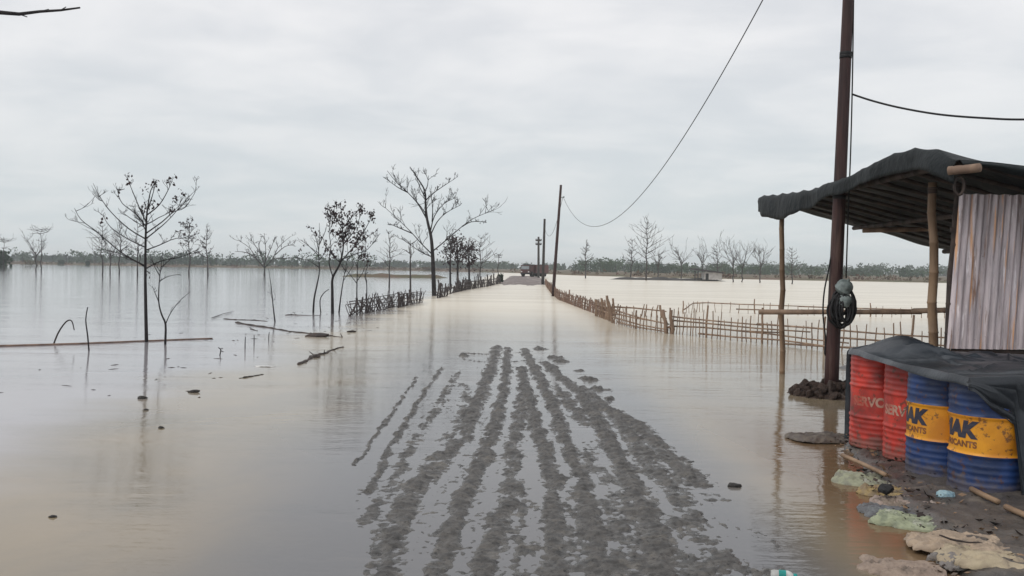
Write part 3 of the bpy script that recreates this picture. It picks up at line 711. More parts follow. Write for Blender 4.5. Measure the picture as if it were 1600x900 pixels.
def fence(name, label, pts, step, h, r, rails, mat, seed, post_every=0, lean=.06, hvar=.2, post_h=1.25, tilt=(0, 0), group='bamboo fences', rail_r=None):
    rnd = random.Random(seed); pts = [Vector((p[0], p[1], 0)) for p in pts]
    segs = [(a, b, (b - a).length) for a, b in zip(pts[:-1], pts[1:])]; tot = sum(s[2] for s in segs)
    def along(d):
        for a, b, l in segs:
            if d <= l: return a.lerp(b, d / l)
            d -= l
        return pts[-1].copy()
    root = thing(name, label, 'fence', pts[0], group)
    d = 0; i = 0; off = pts[0]
    while d < tot:
        p = along(d) - off; isp = post_every and i % post_every == 0
        o = link('post' if isp else 'picket', rnd.choice(PICK[mat]), root)
        rr = r * (2.0 if isp else rnd.uniform(.75, 1.2)); hh = h * (post_h if isp else 1) * (1 + rnd.uniform(-hvar, hvar))
        o.scale = (rr, rr, hh); o.location = p
        o.rotation_euler = (rnd.gauss(tilt[0], lean), rnd.gauss(tilt[1], lean), rnd.uniform(0, 6))
        d += step * rnd.uniform(.7, 1.3); i += 1
    for (d0, d1, z0, z1_) in rails:
        n = max(3, int((d1 - d0) * tot / 1.2)); q = []
        for k in range(n + 1):
            f = k / n; p = along((d0 + (d1 - d0) * f) * tot) - off
            p.z = (z0 + (z1_ - z0) * f) * h + rnd.gauss(0, .02) * h; p += Vector((rnd.gauss(0, .02), -r * 1.5, 0)); q.append(p)
        mb = MB(); mb.tube(q, [(rail_r or r * 1.25) * (1 - .3 * k / n) for k in range(n + 1)], 5); mb.build('rail', M[mat], root)
    return root
gp = lambda *a: [tuple(ground(x, y)[:2]) for x, y in a]
fence('picket_fence', 'long bamboo fence along the right road edge, running away past the leaning pole', gp((945, 496), (900, 479), (872, 468), (862, 459), (852, 445)), .2, .48, .022, [(0, 1, .9, .85), (0, .4, .6, .55), (0, .9, .35, .4), (.2, 1, .8, .7)], 'bamboo_red', 1, 9, .05, .22, 1.15, rail_r=.025)
fence('post_cluster', 'thick cluster of bamboo stakes where the roadside fence bends', gp((932, 494), (940, 497), (950, 500), (960, 505)), .24, .58, .028, [(0, 1, .45, .4), (0, 1, .75, .7)], 'bamboo', 2, 4, .10, .25, 1.3)
fence('picket_fence', 'sagging bamboo fence from the stake cluster to the tall double stake', gp((958, 505), (995, 514), (1045, 521)), .2, .46, .016, [(0, .8, .7, .62), (0, 1, .95, .55), (0, 1, .42, .2), (.1, .95, .15, .1)], 'bamboo', 3, 12, .06, rail_r=.026)
fence('picket_fence', 'near bamboo picket fence crossing the right flood behind the utility pole', gp((1048, 521), (1120, 530), (1205, 538), (1300, 548), (1400, 556), (1500, 562)), .165, .60, .015, [(.0, .6, .58, .62), (.5, 1, .06, .3), (0, .42, .78, .70), (.4, 1, .74, .70), (.0, .5, .35, .5), (.32, .72, .42, .32), (.15, 1, .12, .22), (.68, 1, .5, .42)], 'bamboo', 4, 11, .035, rail_r=.024)
fence('double_stake', 'tall pair of bamboo stakes at the fence corner', gp((1042, 521), (1050, 522)), .16, .60, .030, [(0, 1, .3, .32)], 'bamboo', 5, 1, .07, .1, 1.0)
fence('picket_fence', 'thin arched fence further back in the right flood', gp((1068, 490), (1095, 487), (1140, 489), (1195, 491), (1300, 494), (1400, 496), (1500, 498)), .3, .40, .015, [(0, .1, .35, .95), (.1, .5, .95, .85), (.5, 1, .85, .75), (.3, .6, .4, .4)], 'bamboo', 6, 14, .05, rail_r=.028)
fence('picket_fence', 'short faint fence stub behind the sagging fence', gp((958, 492), (1000, 494), (1040, 497)), .3, .42, .025, [(0, 1, .75, .6)], 'bamboo', 7, 8, .1, rail_r=.035)
fence('woven_fence', 'collapsed woven fence, near half, tilting into the left water', gp((545, 494), (575, 489), (605, 482), (625, 478)), .13, .60, .016, [(0, 1, .80, .92), (0, 1, .62, .7), (.05, 1, .45, .45), (0, 1, .25, .3), (0, .4, .0, .8)], 'greybamboo', 8, 9, .30, .22, 1.1, tilt=(-.2, .42), rail_r=.018)
fence('woven_fence', 'collapsed woven fence, far half, next to the spreading tree', gp((622, 481), (642, 476), (660, 473)), .17, .58, .02, [(0, 1, .95, .9), (0, 1, .75, .78), (0, 1, .55, .6), (0, 1, .3, .35)], 'greybamboo', 9, 7, .18, .2, 1.1, tilt=(-.1, .1), rail_r=.022)
fence('brush_fence', 'dark brush fence piece right of the spreading tree trunk', gp((684, 466), (698, 463)), .2, .62, .024, [(0, 1, .8, .8), (0, 1, .4, .45)], 'greybamboo', 10, 4, .22, .3, rail_r=.035)
fence('brush_fence', 'dark stake fence along the left road edge up to the dry road', gp((712, 457), (735, 452), (760, 448), (782, 443)), .55, .72, .04, [(0, 1, .8, .8), (0, 1, .45, .45)], 'greybamboo', 11, 5, .1, .4, 1.2, rail_r=.045)
fence('brush_fence', 'low row of stakes under the dense roadside trees', gp((700, 460), (716, 456), (738, 450)), .6, .5, .03, [(0, 1, .7, .7)], 'greybamboo', 12, 4, .2, .35, rail_r=.05)

# ------------------------------------------------------------------ utility poles and cables
def pole(label, base, top, r0, r1, mat, bands=0):
    root = thing('utility_pole', label, 'pole', base, 'utility poles along the right road edge')
    b = Vector(base); t_ = Vector(top); mb = MB(); n = 14
    mb.tube([b.lerp(t_, k / n) + Vector((0, 0, -.3 if k == 0 else 0)) for k in range(n + 1)], [r0 + (r1 - r0) * k / n for k in range(n + 1)], 14); mb.build('shaft', M[mat], root)
    return root, b, t_
near_b = ground(1298, 617); near_t = at(1336, -245, near_b.y - .1)
pr, pb, ptp = pole('dark timber utility pole in the right foreground, standing in rubble', near_b, near_t, .098, .062, 'polewood')
for f in (.36, .62, .615, .80):
    p = pb.lerp(ptp, f); ax = (ptp - pb).normalized(); mb = MB(); mb.tube([p, p + ax * .05], .098 - .036 * f + .006, 14); mb.build('iron_band', M['cable'], pr)
mb = MB(); p = pb.lerp(ptp, .97); mb.tube([p + Vector((-.35, 0, 0)), p + Vector((.35, 0, 0))], .03, 6); mb.build('crossarm', M['polewood'], pr)
kids_local(pr)
far_b = ground(864, 463); far_t = at(876.5, 289, far_b.y)
pr2, b2, t2 = pole('thin leaning utility pole at the road fence, second from the camera', far_b, far_t, .105, .07, 'polewood')
mb = MB(); p = at(876, 309, far_b.y); mb.tube([p + Vector((-.08, 0, 0)), p + Vector((.22, 0, .02))], .022, 5); mb.tube([p + Vector((.2, 0, .0)), p + Vector((.2, 0, .10))], .03, 6); mb.build('insulator', M['alu'], pr2); kids_local(pr2)
b3 = ground(848, 444.5); t3 = at(851, 342, b3.y); pr3, *_ = pole('slim grey utility pole, third from the camera', b3, t3, .16, .11, 'polegrey'); kids_local(pr3)
Y4 = 152; b4 = Vector((at(841.5, 430, Y4).x, Y4, 0)); t4 = at(841.5, 370, Y4)
pr4, *_ = pole('distant utility pole with two crossarms rising behind the truck', b4, t4, .22, .16, 'polegrey')
for zz in (376, 382):
    c = at(841.5, zz, Y4); mb = MB(); mb.box(c, (1.0, .15, .2)); 
    for s in (-.42, -.14, .14, .42): mb.tube([c + Vector((s, 0, 0)), c + Vector((s, 0, .3))], .1, 6)
    mb.build('crossarm', M['polegrey'], pr4)
kids_local(pr4)
def cable(name, label, pts, r, n=5, mat='cable'):
    mb = MB(); mb.tube(smooth_pts([Vector(p) for p in pts], 6), r, n); return tag(mb.build(name, M[mat]), label, 'cable')
A = at(879.5, 307, far_b.y); B = pb.lerp(ptp, .97) + Vector((-.24, 0, .04))
def sag(A, B, drop, n=16): return [A.lerp(B, k / n) - Vector((0, 0, drop * 4 * (k / n) * (1 - k / n))) for k in range(n + 1)]
cable('overhead_cable', 'long sagging cable from the leaning pole up towards the near pole', sag(A, B, 3.22), .010)
cable('overhead_cable', 'faint cable between the second and third utility poles', sag(A, t3 - Vector((0, 0, .8)), 1.6), .013)
cw = at(1331, 147, near_b.y)
cable('overhead_cable', 'cable leaving the near pole to the right above the shed', [cw, at(1365, 158, 12.2), at(1410, 169, 11.9), at(1470, 179, 11.5), at(1540, 184.5, 11.1), at(1605, 186.5, 10.7), at(1750, 182, 10)], .014)
cable('drop_cable', 'thin cable hanging straight down the right side of the near pole', [at(1334, -20, near_b.y - .1), at(1332, 120, near_b.y - .1), at(1329, 240, near_b.y - .12), at(1325, 340, near_b.y - .12), at(1322, 435, near_b.y - .14)], .010)
cable('drop_cable', 'loose loop of cable on the left side of the near pole', [at(1301, 385, near_b.y), at(1295, 420, near_b.y - .05), at(1288, 455, near_b.y - .05), at(1286, 490, near_b.y - .02), at(1290, 530, near_b.y), at(1289, 553, near_b.y), at(1296, 556, near_b.y)], .011)
# coil and canisters strapped to the pole
root = thing('cable_coil', 'thick black coil of cable hung round the near pole', 'cable', at(1305, 512, near_b.y))
rnd = random.Random(3)
for k in range(14):
    c = at(1308 + rnd.uniform(-4, 5), 480 + rnd.uniform(-4, 5), near_b.y); mb = MB(); q = []
    w_ = .125 + rnd.uniform(-.06, .05); h_ = .20 + rnd.uniform(-.08, .08); c += Vector((rnd.uniform(-.03, .03), 0, rnd.uniform(-.06, .04)))
    for j in range(21):
        an = 2 * math.pi * j / 20; q.append(c + Vector((math.cos(an) * w_, -.10 - .04 * math.cos(an * 1) * 0 + rnd.gauss(0, .01) - .02 * k * .5, math.sin(an) * h_)))
    mb.tube(q, .016, 6, caps=False); mb.build('loop', M['cable'], root)
kids_local(root)
def canister(px, py, r, label):
    c = at(px, py, near_b.y - .16); root = thing('canister', label, 'canister', c, 'grey canisters on the pole'); mb = MB()
    prof = [(.001, -.85), (.45, -.82), (.80, -.62), (.92, -.4), (.95, -.38), (1.03, -.3), (1.03, -.2), (.97, -.15), (.98, .25), (.88, .55), (.62, .80), (.25, .92), (.001, .94)]
    mb.lathe([(a * r, b * r) for a, b in prof], 20); o = mb.build('shell', M['alu'], root); o.rotation_euler = (.5, .35, 0)
    mb = MB(); mb.tube([(0, 0, .9 * r), (0, 0, 1.15 * r)], r * .18, 8); o2 = mb.build('cap', M['alu'], root); o2.rotation_euler = (.5, .35, 0)
    mb = MB(); mb.box((0, .12, 0), (.04, .16, .03)); mb.build('bracket', M['cable'], root)
canister(1319, 449, .115, 'upper grey rounded canister fixed to the near pole')
canister(1319, 470, .105, 'lower grey rounded canister fixed to the near pole')
# rubble round the foot of the pole
root = thing('rubble_heap', 'brown heap of mud and stones round the foot of the near pole', 'rubble', (near_b.x, near_b.y, 0))
def rock_mesh(name, seed, mat, sq=(1, 1, .6)):
    bm = bmesh.new(); bmesh.ops.create_icosphere(bm, subdivisions=2, radius=1)
    for v in bm.verts:
        v.co *= 1 + .55 * mnoise.noise(v.co * 1.1 + Vector((seed * 7.3, 0, 0))) + .2 * mnoise.noise(v.co * 3 + Vector((seed, 5, 0)))
        v.co.x *= sq[0]; v.co.y *= sq[1]; v.co.z *= sq[2]
    me = bpy.data.meshes.new(name); bm.to_mesh(me); bm.free(); me.materials.append(mat); return me
def mound(u, v):
    a = u * 2 * math.pi; rr = v * .56
    x = math.cos(a) * rr * 1.15; y = math.sin(a) * rr
    return (x, y, .15 * (1 - v ** 1.6) - .03 + .03 * mnoise.noise(Vector((x * 9, y * 9, 0))))
mb = MB(); mb.grid(mound, 36, 12); mb.build('mud_mound', M['rubble'], root)
RK = [rock_mesh('stone', i, M['rubble']) for i in range(4)]
rnd = random.Random(8)
for i in range(70):
    a = rnd.uniform(0, 6.28); rr = .12 + .42 * math.sqrt(rnd.random())
    o = link('stone', rnd.choice(RK), root); s = rnd.uniform(.03, .075); o.scale = (s, s, s)
    o.location = (math.cos(a) * rr, math.sin(a) * rr * .9, max(.0, .17 * (1 - (rr / .58) ** 2)) + .01); o.rotation_euler = (rnd.uniform(0, 6), rnd.uniform(0, 6), rnd.uniform(0, 6))
mb = MB(); mb.tube([(-.12, -.3, -.05), (-.125, -.31, .24)], .022, 6); mb.build('stake', M['drift'], root)

# ------------------------------------------------------------------ the shed
shed = thing('bamboo_shed', 'open shed with black tarpaulin roof on bamboo poles and a tin wall', 'shed', (5.2, 11, 0))
def bpole(p0, p1, r0, r1, name, mat='bamboo_pale', parent=shed, nodes=True, wob=.008):
    p0, p1 = Vector(p0), Vector(p1); ln = (p1 - p0).length; n = max(3, int(ln / .33)); q = []; rr = []
    for k in range(n + 1):
        p = p0.lerp(p1, k / n) + Vector((rnd.gauss(0, wob), rnd.gauss(0, wob), 0)) * (0 < k < n); r = r0 + (r1 - r0) * k / n
        if nodes and 0 < k < n:
            ax = (p1 - p0).normalized() * .012; q += [p - ax, p, p + ax]; rr += [r, r * 1.13, r]
        else: q.append(p); rr.append(r)
    mb = MB(); mb.tube(q, rr, 9); o = mb.build(name, M[mat], parent)
    if name == 'post':
        m2 = MB(); c = p0.lerp(p1, .965); ax = (p1 - p0).normalized()
        for k in range(4): m2.tube([c + ax * (.018 * k - .03), c + ax * (.018 * k - .016)], r1 * 1.16, 9)
        m2.build('rope_lashing', M['drift'], o)
    return o
def roof_z(X, Y): return 2.93 - .24 * (X - 4.6) - .03 * math.sin((Y - 9.2) * 1.1) * min(1, max(0, X - 4.4))
P1 = ground(1222, 584); bpole((P1.x, P1.y, -.3), at(1222, 326, P1.y), .047, .040, 'post')
P2b = at(1461, 560, 10.3); bpole((P2b.x, 10.3, .0), at(1457, 285, 10.3), .056, .046, 'post')
CORN_T, CORN_B = at(1500, 290, 10.02), at(1478, 580, 10.02)
bpole((CORN_B.x - .03, 10.06, .05), CORN_T + Vector((0, .04, 0)), .035, .03, 'corner_post', 'drift')
bpole((7.6, 15.2, -.1), (7.6, 15.2, roof_z(7.6, 15.2) - .06), .05, .04, 'post'); bpole((7.5, 10.2, 0), (7.5, 10.2, roof_z(7.5, 10.2) - .06), .05, .04, 'post')
# long beams and purlins under the tarpaulin
bpole((4.62, 9.3, roof_z(4.62, 9.3) - .05), (4.62, 15.9, roof_z(4.62, 15.9) - .05), .045, .04, 'beam', 'drift'); bpole((7.6, 9.1, roof_z(7.6, 9.1) - .08), (7.6, 15.8, roof_z(7.6, 15.8) - .08), .045, .04, 'beam', 'drift')
bpole((6.0, 9.1, roof_z(6, 9.1) - .08), (6.0, 15.8, roof_z(6, 15.8) - .08), .04, .035, 'beam', 'drift')
for k in range(12):
    Yk = 9.4 + k * .54; bpole((4.55, Yk, roof_z(4.55, Yk) - .025), (8.1, Yk + rnd.uniform(-.1, .1), roof_z(8.1, Yk) - .025), .026, .02, 'purlin', 'drift')
bpole(at(1348, 360, 14.6), at(1492, 357, 14.4), .042, .035, 'cross_beam', 'bamboo')
pa, pb_ = at(1482, 267, 9.0), at(1531, 262, 8.8); bpole(pa, pb_, .045, .045, 'ridge_pole', 'bamboo', nodes=False)
bpole(at(1187, 487.5, 14.2), at(1440, 487.5, 12.4), .042, .034, 'rail', 'bamboo'); bpole(at(1427, 486, 12.3), at(1500, 484, 11.5), .038, .034, 'rail', 'bamboo')
# tarpaulin roof with its loose flap along the left edge
def roof(u, v):
    Y = 8.95 + 7.15 * u; flapL = .24 + .16 * sstep_f(u, .5, .8) + .02 * math.sin(u * 11) - .10 * sstep_f(u, .93, 1) + .05 * mnoise.noise(Vector((u * 8, 1, 1)))
    s = v * 4.3 - .45                                   # distance from the left edge, negative = hanging flap
    fold = mnoise.noise(Vector((Y * 1.3, s * 1.2, 0)))
    if s < 0:
        d = -s / .45 * flapL
        return (4.42 - .05 * math.sin(min(1, d / .1) * 1.57) + .07 * (mnoise.noise(Vector((Y * 1.5, s * 1.0, 6))) + .15 * mnoise.noise(Vector((Y * 11, s * 5, 2)))) * min(1, -s / .2), Y, roof_z(4.42, Y) + .03 + .035 * fold + .012 * mnoise.noise(Vector((Y * 3, 3, 3))) + .03 * (.3 - abs(mnoise.noise(Vector((Y * 2.2, s * 3, 8))))) + top_bulge(Y) - d * 1.0)
    return (4.42 + s, Y, roof_z(4.42 + s, Y) + .03 + .05 * fold * min(1, s * 2 + .3) + top_bulge(Y) * max(0, 1 - s) - .025 * abs(math.sin((Y - 9.4) * math.pi / .54)))
def sstep_f(x, a, b): t = min(1, max(0, (x - a) / (b - a))); return t * t * (3 - 2 * t)
def top_bulge(Y): return .11 * math.exp(-((Y - 10.3) / .9) ** 2) - .06 * math.exp(-((Y - 13.2) / 1.1) ** 2) + .05 * math.exp(-((Y - 15.9) / .6) ** 2) - .19 * math.exp(-((Y - 8.8) / .45) ** 2)
mb = MB(); mb.grid(roof, 130, 56); o = mb.build('roof_tarp', M['rooftarp'], shed); sm = o.modifiers.new('thickness', 'SOLIDIFY'); sm.thickness = .006
# front hem of the tarpaulin rolled over the front edge
def hem(u, v):
    X = 4.44 + 3.8 * u; f = mnoise.noise(Vector((X * 2, 8, 0)))
    d = v * (.11 + .05 * math.sin(X * 5 + f) + .03 * f)
    return (X, 8.95 - .05 * math.sin(v * 3.1) + .015 * math.sin(X * 17) * v, roof_z(X, 8.95) + .03 + top_bulge(8.95) * max(0, 1 - (X - 4.42)) - d)
mb = MB(); mb.grid(hem, 90, 6); mb.build('tarp_hem', M['rooftarp'], shed)
mb = MB(); c = at(1497, 291, 9.0)
mb.tube([c + Vector((math.cos(a) * .05, -.02, math.sin(a) * .09 + .0)) for a in [k * .5236 for k in range(13)]], .016, 6, caps=False); mb.build('rope_loop', M['drift'], shed)
# corrugated tin sheets
def sheet(x_off, wd, ztop, zbot, yo, tilt, name='tin_sheet'):
    def fn(u, v):
        x = u * wd; z = zbot + (ztop - zbot) * v
        prof = .0135 * math.cos(2 * math.pi * x / .076)
        return (CORN_T.x + x_off + x - tilt * (ztop - z) , 10.0 + yo + prof + .008 * mnoise.noise(Vector((x * 3, z * 2, 5))), z + .006 * math.sin(x * 40) * (v > .99))
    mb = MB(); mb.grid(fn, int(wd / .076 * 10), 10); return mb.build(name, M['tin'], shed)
zt = at(1500, 303, 10).z; zb = at(1500, 545, 10).z
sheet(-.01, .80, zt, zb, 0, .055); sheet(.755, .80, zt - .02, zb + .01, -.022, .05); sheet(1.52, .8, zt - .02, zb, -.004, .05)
pk = at(1500, 548, 10.05); mb = MB(); mb.box((pk.x + .95, 10.05, pk.z - .02), (2.1, .03, .09)); mb.build('gap_plank', M['drift'], shed)  # dark plank added to stand for the dark gap under the tin
mb = MB(); mb.box((pk.x + .95, 10.04, 2.2), (2.2, .03, .06)); mb.build('batten', M['drift'], shed)
kids_local(shed)

# ------------------------------------------------------------------ oil drums
DR, DH, DZ = .277, .88, .055
def drum_profile(ribs):
    p = [(.0, .012), (DR - .03, .012), (DR - .012, .0), (DR + .004, .004), (DR + .004, .02)]
    zs = [.03 + k * .01 for k in range(int((DH - .06) / .01) + 1)]
    for z in zs:
        r = DR
        for hz in (.295, .585): r += .012 * math.exp(-((z - hz) / .012) ** 2)
        if ribs:
            for hz in ribs: r += .0055 * math.exp(-((z - hz) / .011) ** 2)
        p.append((r, z))
    p += [(DR + .004, DH - .02), (DR + .005, DH - .004), (DR - .003, DH), (DR - .012, DH - .004), (DR - .016, DH - .02), (.0, DH - .018)]
    return p
def dent(v, seed):
    a = math.atan2(v.y, v.x); r = math.hypot(v.x, v.y)
    if r < DR * .8: return v
    q = Vector((math.cos(a) * 1.5 + seed * 9, math.sin(a) * 1.5, v.z * 2.6))
    n = mnoise.noise(q); k = -.020 * max(0, n - .22) * 2.2 + .003 * mnoise.noise(q * 3)
    k *= min(1, v.z / .08, (DH - v.z) / .08) if 0 < v.z < DH else 0
    return Vector((v.x * (r + k) / r, v.y * (r + k) / r, v.z))
def dented(me, seed):
    me = me.copy()
    for v in me.vertices: v.co = dent(v.co, seed)
    me.update(); return me
def text_on_drum(txt, size, zc_, th, parent, mat, shear=0, offset=.004, rad=None, name='lettering', sx=1.0):
    cu = bpy.data.curves.new('lettering', 'FONT'); cu.body = txt; cu.size = size; cu.align_x = 'CENTER'; cu.align_y = 'CENTER'; cu.shear = shear; cu.offset = offset
    to = bpy.data.objects.new('lettering', cu); C.objects.link(to); bpy.context.view_layer.update()
    me = bpy.data.meshes.new_from_object(to.evaluated_get(bpy.context.evaluated_depsgraph_get())); bpy.data.objects.remove(to)
    bm = bmesh.new(); bm.from_mesh(me); xs_ = [v.co.x for v in bm.verts]
    x = min(xs_)
    while x < max(xs_):
        bmesh.ops.bisect_plane(bm, geom=bm.verts[:] + bm.edges[:] + bm.faces[:], plane_co=(x, 0, 0), plane_no=(1, 0, 0)); x += .012
    rr = (rad or DR) + .0022
    for v in bm.verts:
        a = th + v.co.x * sx / rr; v.co = dent(Vector((rr * math.cos(a), rr * math.sin(a), zc_ + v.co.y)), parent['dent_seed'])
    bm.to_mesh(me); bm.free(); me.materials.clear(); me.materials.append(M[mat]); return link(name, me, parent)
RIB = [.07, .12, .17, .22, .66, .71, .76, .81]
mbR = MB(); mbR.lathe(drum_profile([.05, .10, .15, .20, .25, .63, .68, .73, .78, .83]), 56); me_red = mbR.mesh('body', M['dred'])
pf = drum_profile(RIB)
def part_profile(z0, z1_): return [q for q in pf if z0 <= q[1] <= z1_]
def sub_lathe(i0, i1, mat, name):
    m_ = MB(); m_.lathe(pf[i0:i1 + 1], 56); return m_.mesh(name, M[mat])
ib = min(i for i, q in enumerate(pf) if q[1] >= .295 and i > 4); it = min(i for i, q in enumerate(pf) if q[1] >= .585 and i > 4)
me_b0, me_band, me_b1 = sub_lathe(0, ib, 'dblue', 'lower_body'), sub_lathe(ib, it, 'dyellow', 'yellow_band'), sub_lathe(it, len(pf) - 1, 'dblue', 'upper_body')
mbk = MB(); mbk.tube([(0, 0, 0), (0, 0, .016)], .03, 12); me_bung = mbk.mesh('bung', M['cable'])
def drum(kind, x, y, label, txt_rel):
    root = thing('oil_drum', label, 'drum', (x, y, DZ), 'oil drums under the tarpaulin'); th = math.atan2(-y, -x)
    if kind == 'red':
        bd = link('body', dented(me_red, y), root); bd['dent_seed'] = y; text_on_drum('SERVO', .118, .442, th + R(txt_rel), bd, 'tcream', 0, .005, sx=.95)
    else:
        link('lower_body', dented(me_b0, y), root); bd = link('upper_body', dented(me_b1, y), root); yb = link('yellow_band', dented(me_band, y), root); yb['dent_seed'] = y
        text_on_drum('MAK', .165, .478, th + R(txt_rel), yb, 'tnavy', .15, .011, sx=.98)
        text_on_drum('LUBRICANTS', .064, .372, th + R(txt_rel), yb, 'tbrown', .0, .003, sx=1.0)
    o = link('bung', me_bung, bd); o.location = (.15, .1, DH - .02)
    o = link('bung', me_bung, bd); o.location = (-.17, -.08, DH - .02); o.scale = (.5, .5, 1)
    return root
drum('red', 3.54, 8.52, 'red oil drum at the far left end of the row', -26)
drum('red', 3.63, 7.96, 'red oil drum next to the blue ones', -34)
drum('blue', 3.59, 7.40, 'blue oil drum with yellow band touching the red drums', -64)
drum('blue', 3.67, 6.85, 'nearest blue oil drum with yellow band, half under the tarpaulin', -53)

# tarpaulin thrown over the drums
Y_FAR, Y_NEAR, X_LEFT = 8.86, 6.56, 3.27
def side_len(Y):        # how far the sheet hangs down the visible side of the drums
    return float(np.interp(Y, [6.5, 6.62, 6.75, 6.95, 7.12, 7.35, 7.6, 8.0, 8.6, 8.75, 8.86], [.06, .06, .06, .07, .07, .06, .035, .04, .05, .05, .05]))
_cr = random.Random(4); CREASES = []
for _ in range(90):
    ang = _cr.choice((_cr.gauss(.5, .35), _cr.gauss(2.2, .5), _cr.gauss(1.5, .3))); CREASES.append((_cr.uniform(-.3, 3.3), _cr.uniform(-.4, 1.9), math.cos(ang), math.sin(ang), _cr.uniform(.2, .75), _cr.uniform(.014, .034) * _cr.choice((1, 1, -1)), _cr.uniform(.018, .05)))
def creases(a, b):
    z = 0
    for ca, cb, dx, dy, ln, amp, wd in CREASES:
        t_ = (a - ca) * dx + (b - cb) * dy; q_ = abs(-(a - ca) * dy + (b - cb) * dx)
        if abs(t_) < ln and q_ < wd * 5: z += amp * math.exp(-q_ / wd) * (1 - (t_ / ln) ** 2)
    return z
def drape(u, v):
    a = u * 5.2 - 1.0; b = v * 3.2 - 1.0                # unrolled sheet: a from the far end, b from the left edge
    lenY = Y_FAR - Y_NEAR
    nearX = float(np.interp(X_LEFT + .09 + max(b, 0), [3.3, 3.4, 3.51, 3.64, 3.70, 3.74], [.04, .12, .23, .31, .36, .98]))
    d1 = max(0, -a) + max(0, a - lenY) * nearX; Y = Y_FAR - min(max(a, 0), lenY)
    sl = side_len(Y)
    d2 = max(0, -b) * sl
    xl = X_LEFT + .09 * sstep_f(-Y, -8.0, -6.6) + .10 * sstep_f(Y, 8.6, 8.85) + .01 * math.sin(Y * 9)
    X = xl + max(b, 0)
    n1 = mnoise.noise(Vector((Y * 2.2, X * 2.0, 1.7))); n2 = mnoise.noise(Vector((Y * 6, X * 6, 4)))
    hump = .17 * math.exp(-((Y - 8.38) / .42) ** 2 - ((X - 3.68) / .30) ** 2) + .06 * math.exp(-((Y - 7.0) / .5) ** 2 - ((X - 4.1) / .4) ** 2)
    edge = min(1, max(b, 0) / .1) * min(1, min(max(a, 0), max(lenY - a, 0)) / .1)
    z = DZ + DH + .012 + hump + (.03 * n1 + 1.0 * creases(a, b)) * edge + .02 * max(0, b) - .05 * max(0, b - .5)
    d = max(d1, d2) if (d1 > 0 and d2 > 0) else d1 + d2
    z -= d
    out = math.sin(min(1, d / .06) * 1.57) * .03; wave = min(1, d / .25)
    if b < 0: X -= out * .8 + wave * (.03 * math.sin(Y * 11 + 3 * n1))
    if a < 0: Y += out + wave * .03 * math.sin(X * 12)
    if a > lenY: Y -= out + wave * (.05 * math.sin(X * 10 + 2 * n1) + .8 * creases(a, b)) + .10 * d
    return (X, Y, max(z, .05 + .02 * n2))
def drape_keep(u, v):
    a = u * 5.2 - 1.0; b = v * 3.2 - 1.0
    if a < 0: return b > -.02
    return a < 3.30
mb = MB(); mb.grid(drape, 260, 170, keep=drape_keep)
o = tag(mb.build('tarpaulin', M['tarp']), 'black tarpaulin sheet thrown over the oil drums', 'tarpaulin'); sm = o.modifiers.new('thickness', 'SOLIDIFY'); sm.thickness = .004

# ------------------------------------------------------------------ sacks and litter on the bank
def sack(label, px, py, lx, ly, hz, rot, c1, c2, seed, z=.0, blot=None):
    c1 = tuple(q * .85 for q in c1); blot = blot and tuple(q * .82 for q in blot)
    rnd = random.Random(seed); m = material('sack_weave', c1, c2, 11, .6, .7, 48, spec=.35, col3=blot or (.13, .105, .085), scale3=6, bdist=.012, lo=.42, hi=.58)
    g = ground(px, py, .028 + (.035 if px > 1470 else 0))
    mb = MB(); nu, nv = 90, 30; lx *= 1.45; ly *= 1.35; hz *= .5
    def fn(u, v):
        a = u * 2 * math.pi; ph = v * math.pi / 2
        ca, sa = math.cos(a), math.sin(a); k = .55
        x = math.copysign(abs(ca) ** k, ca); y = math.copysign(abs(sa) ** k, sa); s = math.cos(ph) ** .55
        n = mnoise.noise(Vector((x * s * 1.6 + seed * 3.1, y * s * 1.6, seed))); n2 = mnoise.noise(Vector((x * s * 5 + seed, y * s * 5, 2)))
        e = 1 + .30 * mnoise.noise(Vector((ca * 1.3 + seed, sa * 1.3, 7))) + .10 * mnoise.noise(Vector((ca * 4 + seed, sa * 4, 7)))
        wr = .5 - abs(mnoise.noise(Vector((x * s * 2.6 + seed * 5, y * s * 4.2 + .8 * n, 3)))) * 1.6 + .35 * mnoise.noise(Vector((x * s * 11, y * s * 9 + seed, 1)))
        return (x * s * lx * .5 * e, y * s * ly * .5 * e, math.sin(ph) ** .7 * hz * (1 + .8 * n) + .012 * n2 * s + .036 * wr * math.sin(ph) ** .5 + .009 * mnoise.noise(Vector((x * s * 17 + seed, y * s * 15, 4))) - .03)
    mb.grid(fn, nu, nv)
    o = mb.build('sandbag', m); o.location = g + Vector((0, 0, z)); o.rotation_euler = (rnd.uniform(-.05, .05), rnd.uniform(-.05, .05), R(rot))
    return tag(o, label, 'sandbag', 'old sacks along the water edge')
sack('grey muddy sack lying in the water beside the pole rubble', 1288, 683, .46, .36, .09, 10, (.20, .17, .14), (.12, .10, .09), 1)
sack('pale green sack at the water edge, furthest of the row', 1352, 748, .36, .28, .07, -30, (.36, .37, .26), (.22, .22, .17), 2, blot=(.46, .45, .38))
sack('yellowish sack between the two green ones', 1392, 766, .34, .26, .06, -25, (.40, .29, .13), (.24, .18, .11), 3)
sack('pinkish brown sack with torn edge next to the yellowish sack', 1432, 785, .40, .28, .07, -20, (.36, .28, .24), (.22, .175, .15), 4, blot=(.46, .39, .35))
sack('grey blue sack half in the water below the pinkish sack', 1392, 797, .30, .22, .05, -20, (.22, .23, .24), (.13, .13, .14), 5)
sack('bright green sack at the water edge, nearest of the green ones', 1427, 813, .36, .24, .07, -25, (.36, .39, .26), (.20, .22, .155), 6, blot=(.48, .49, .40))
sack('tan sack in the middle of the near bank edge', 1492, 845, .40, .27, .07, -15, (.44, .34, .25), (.29, .225, .17), 7)
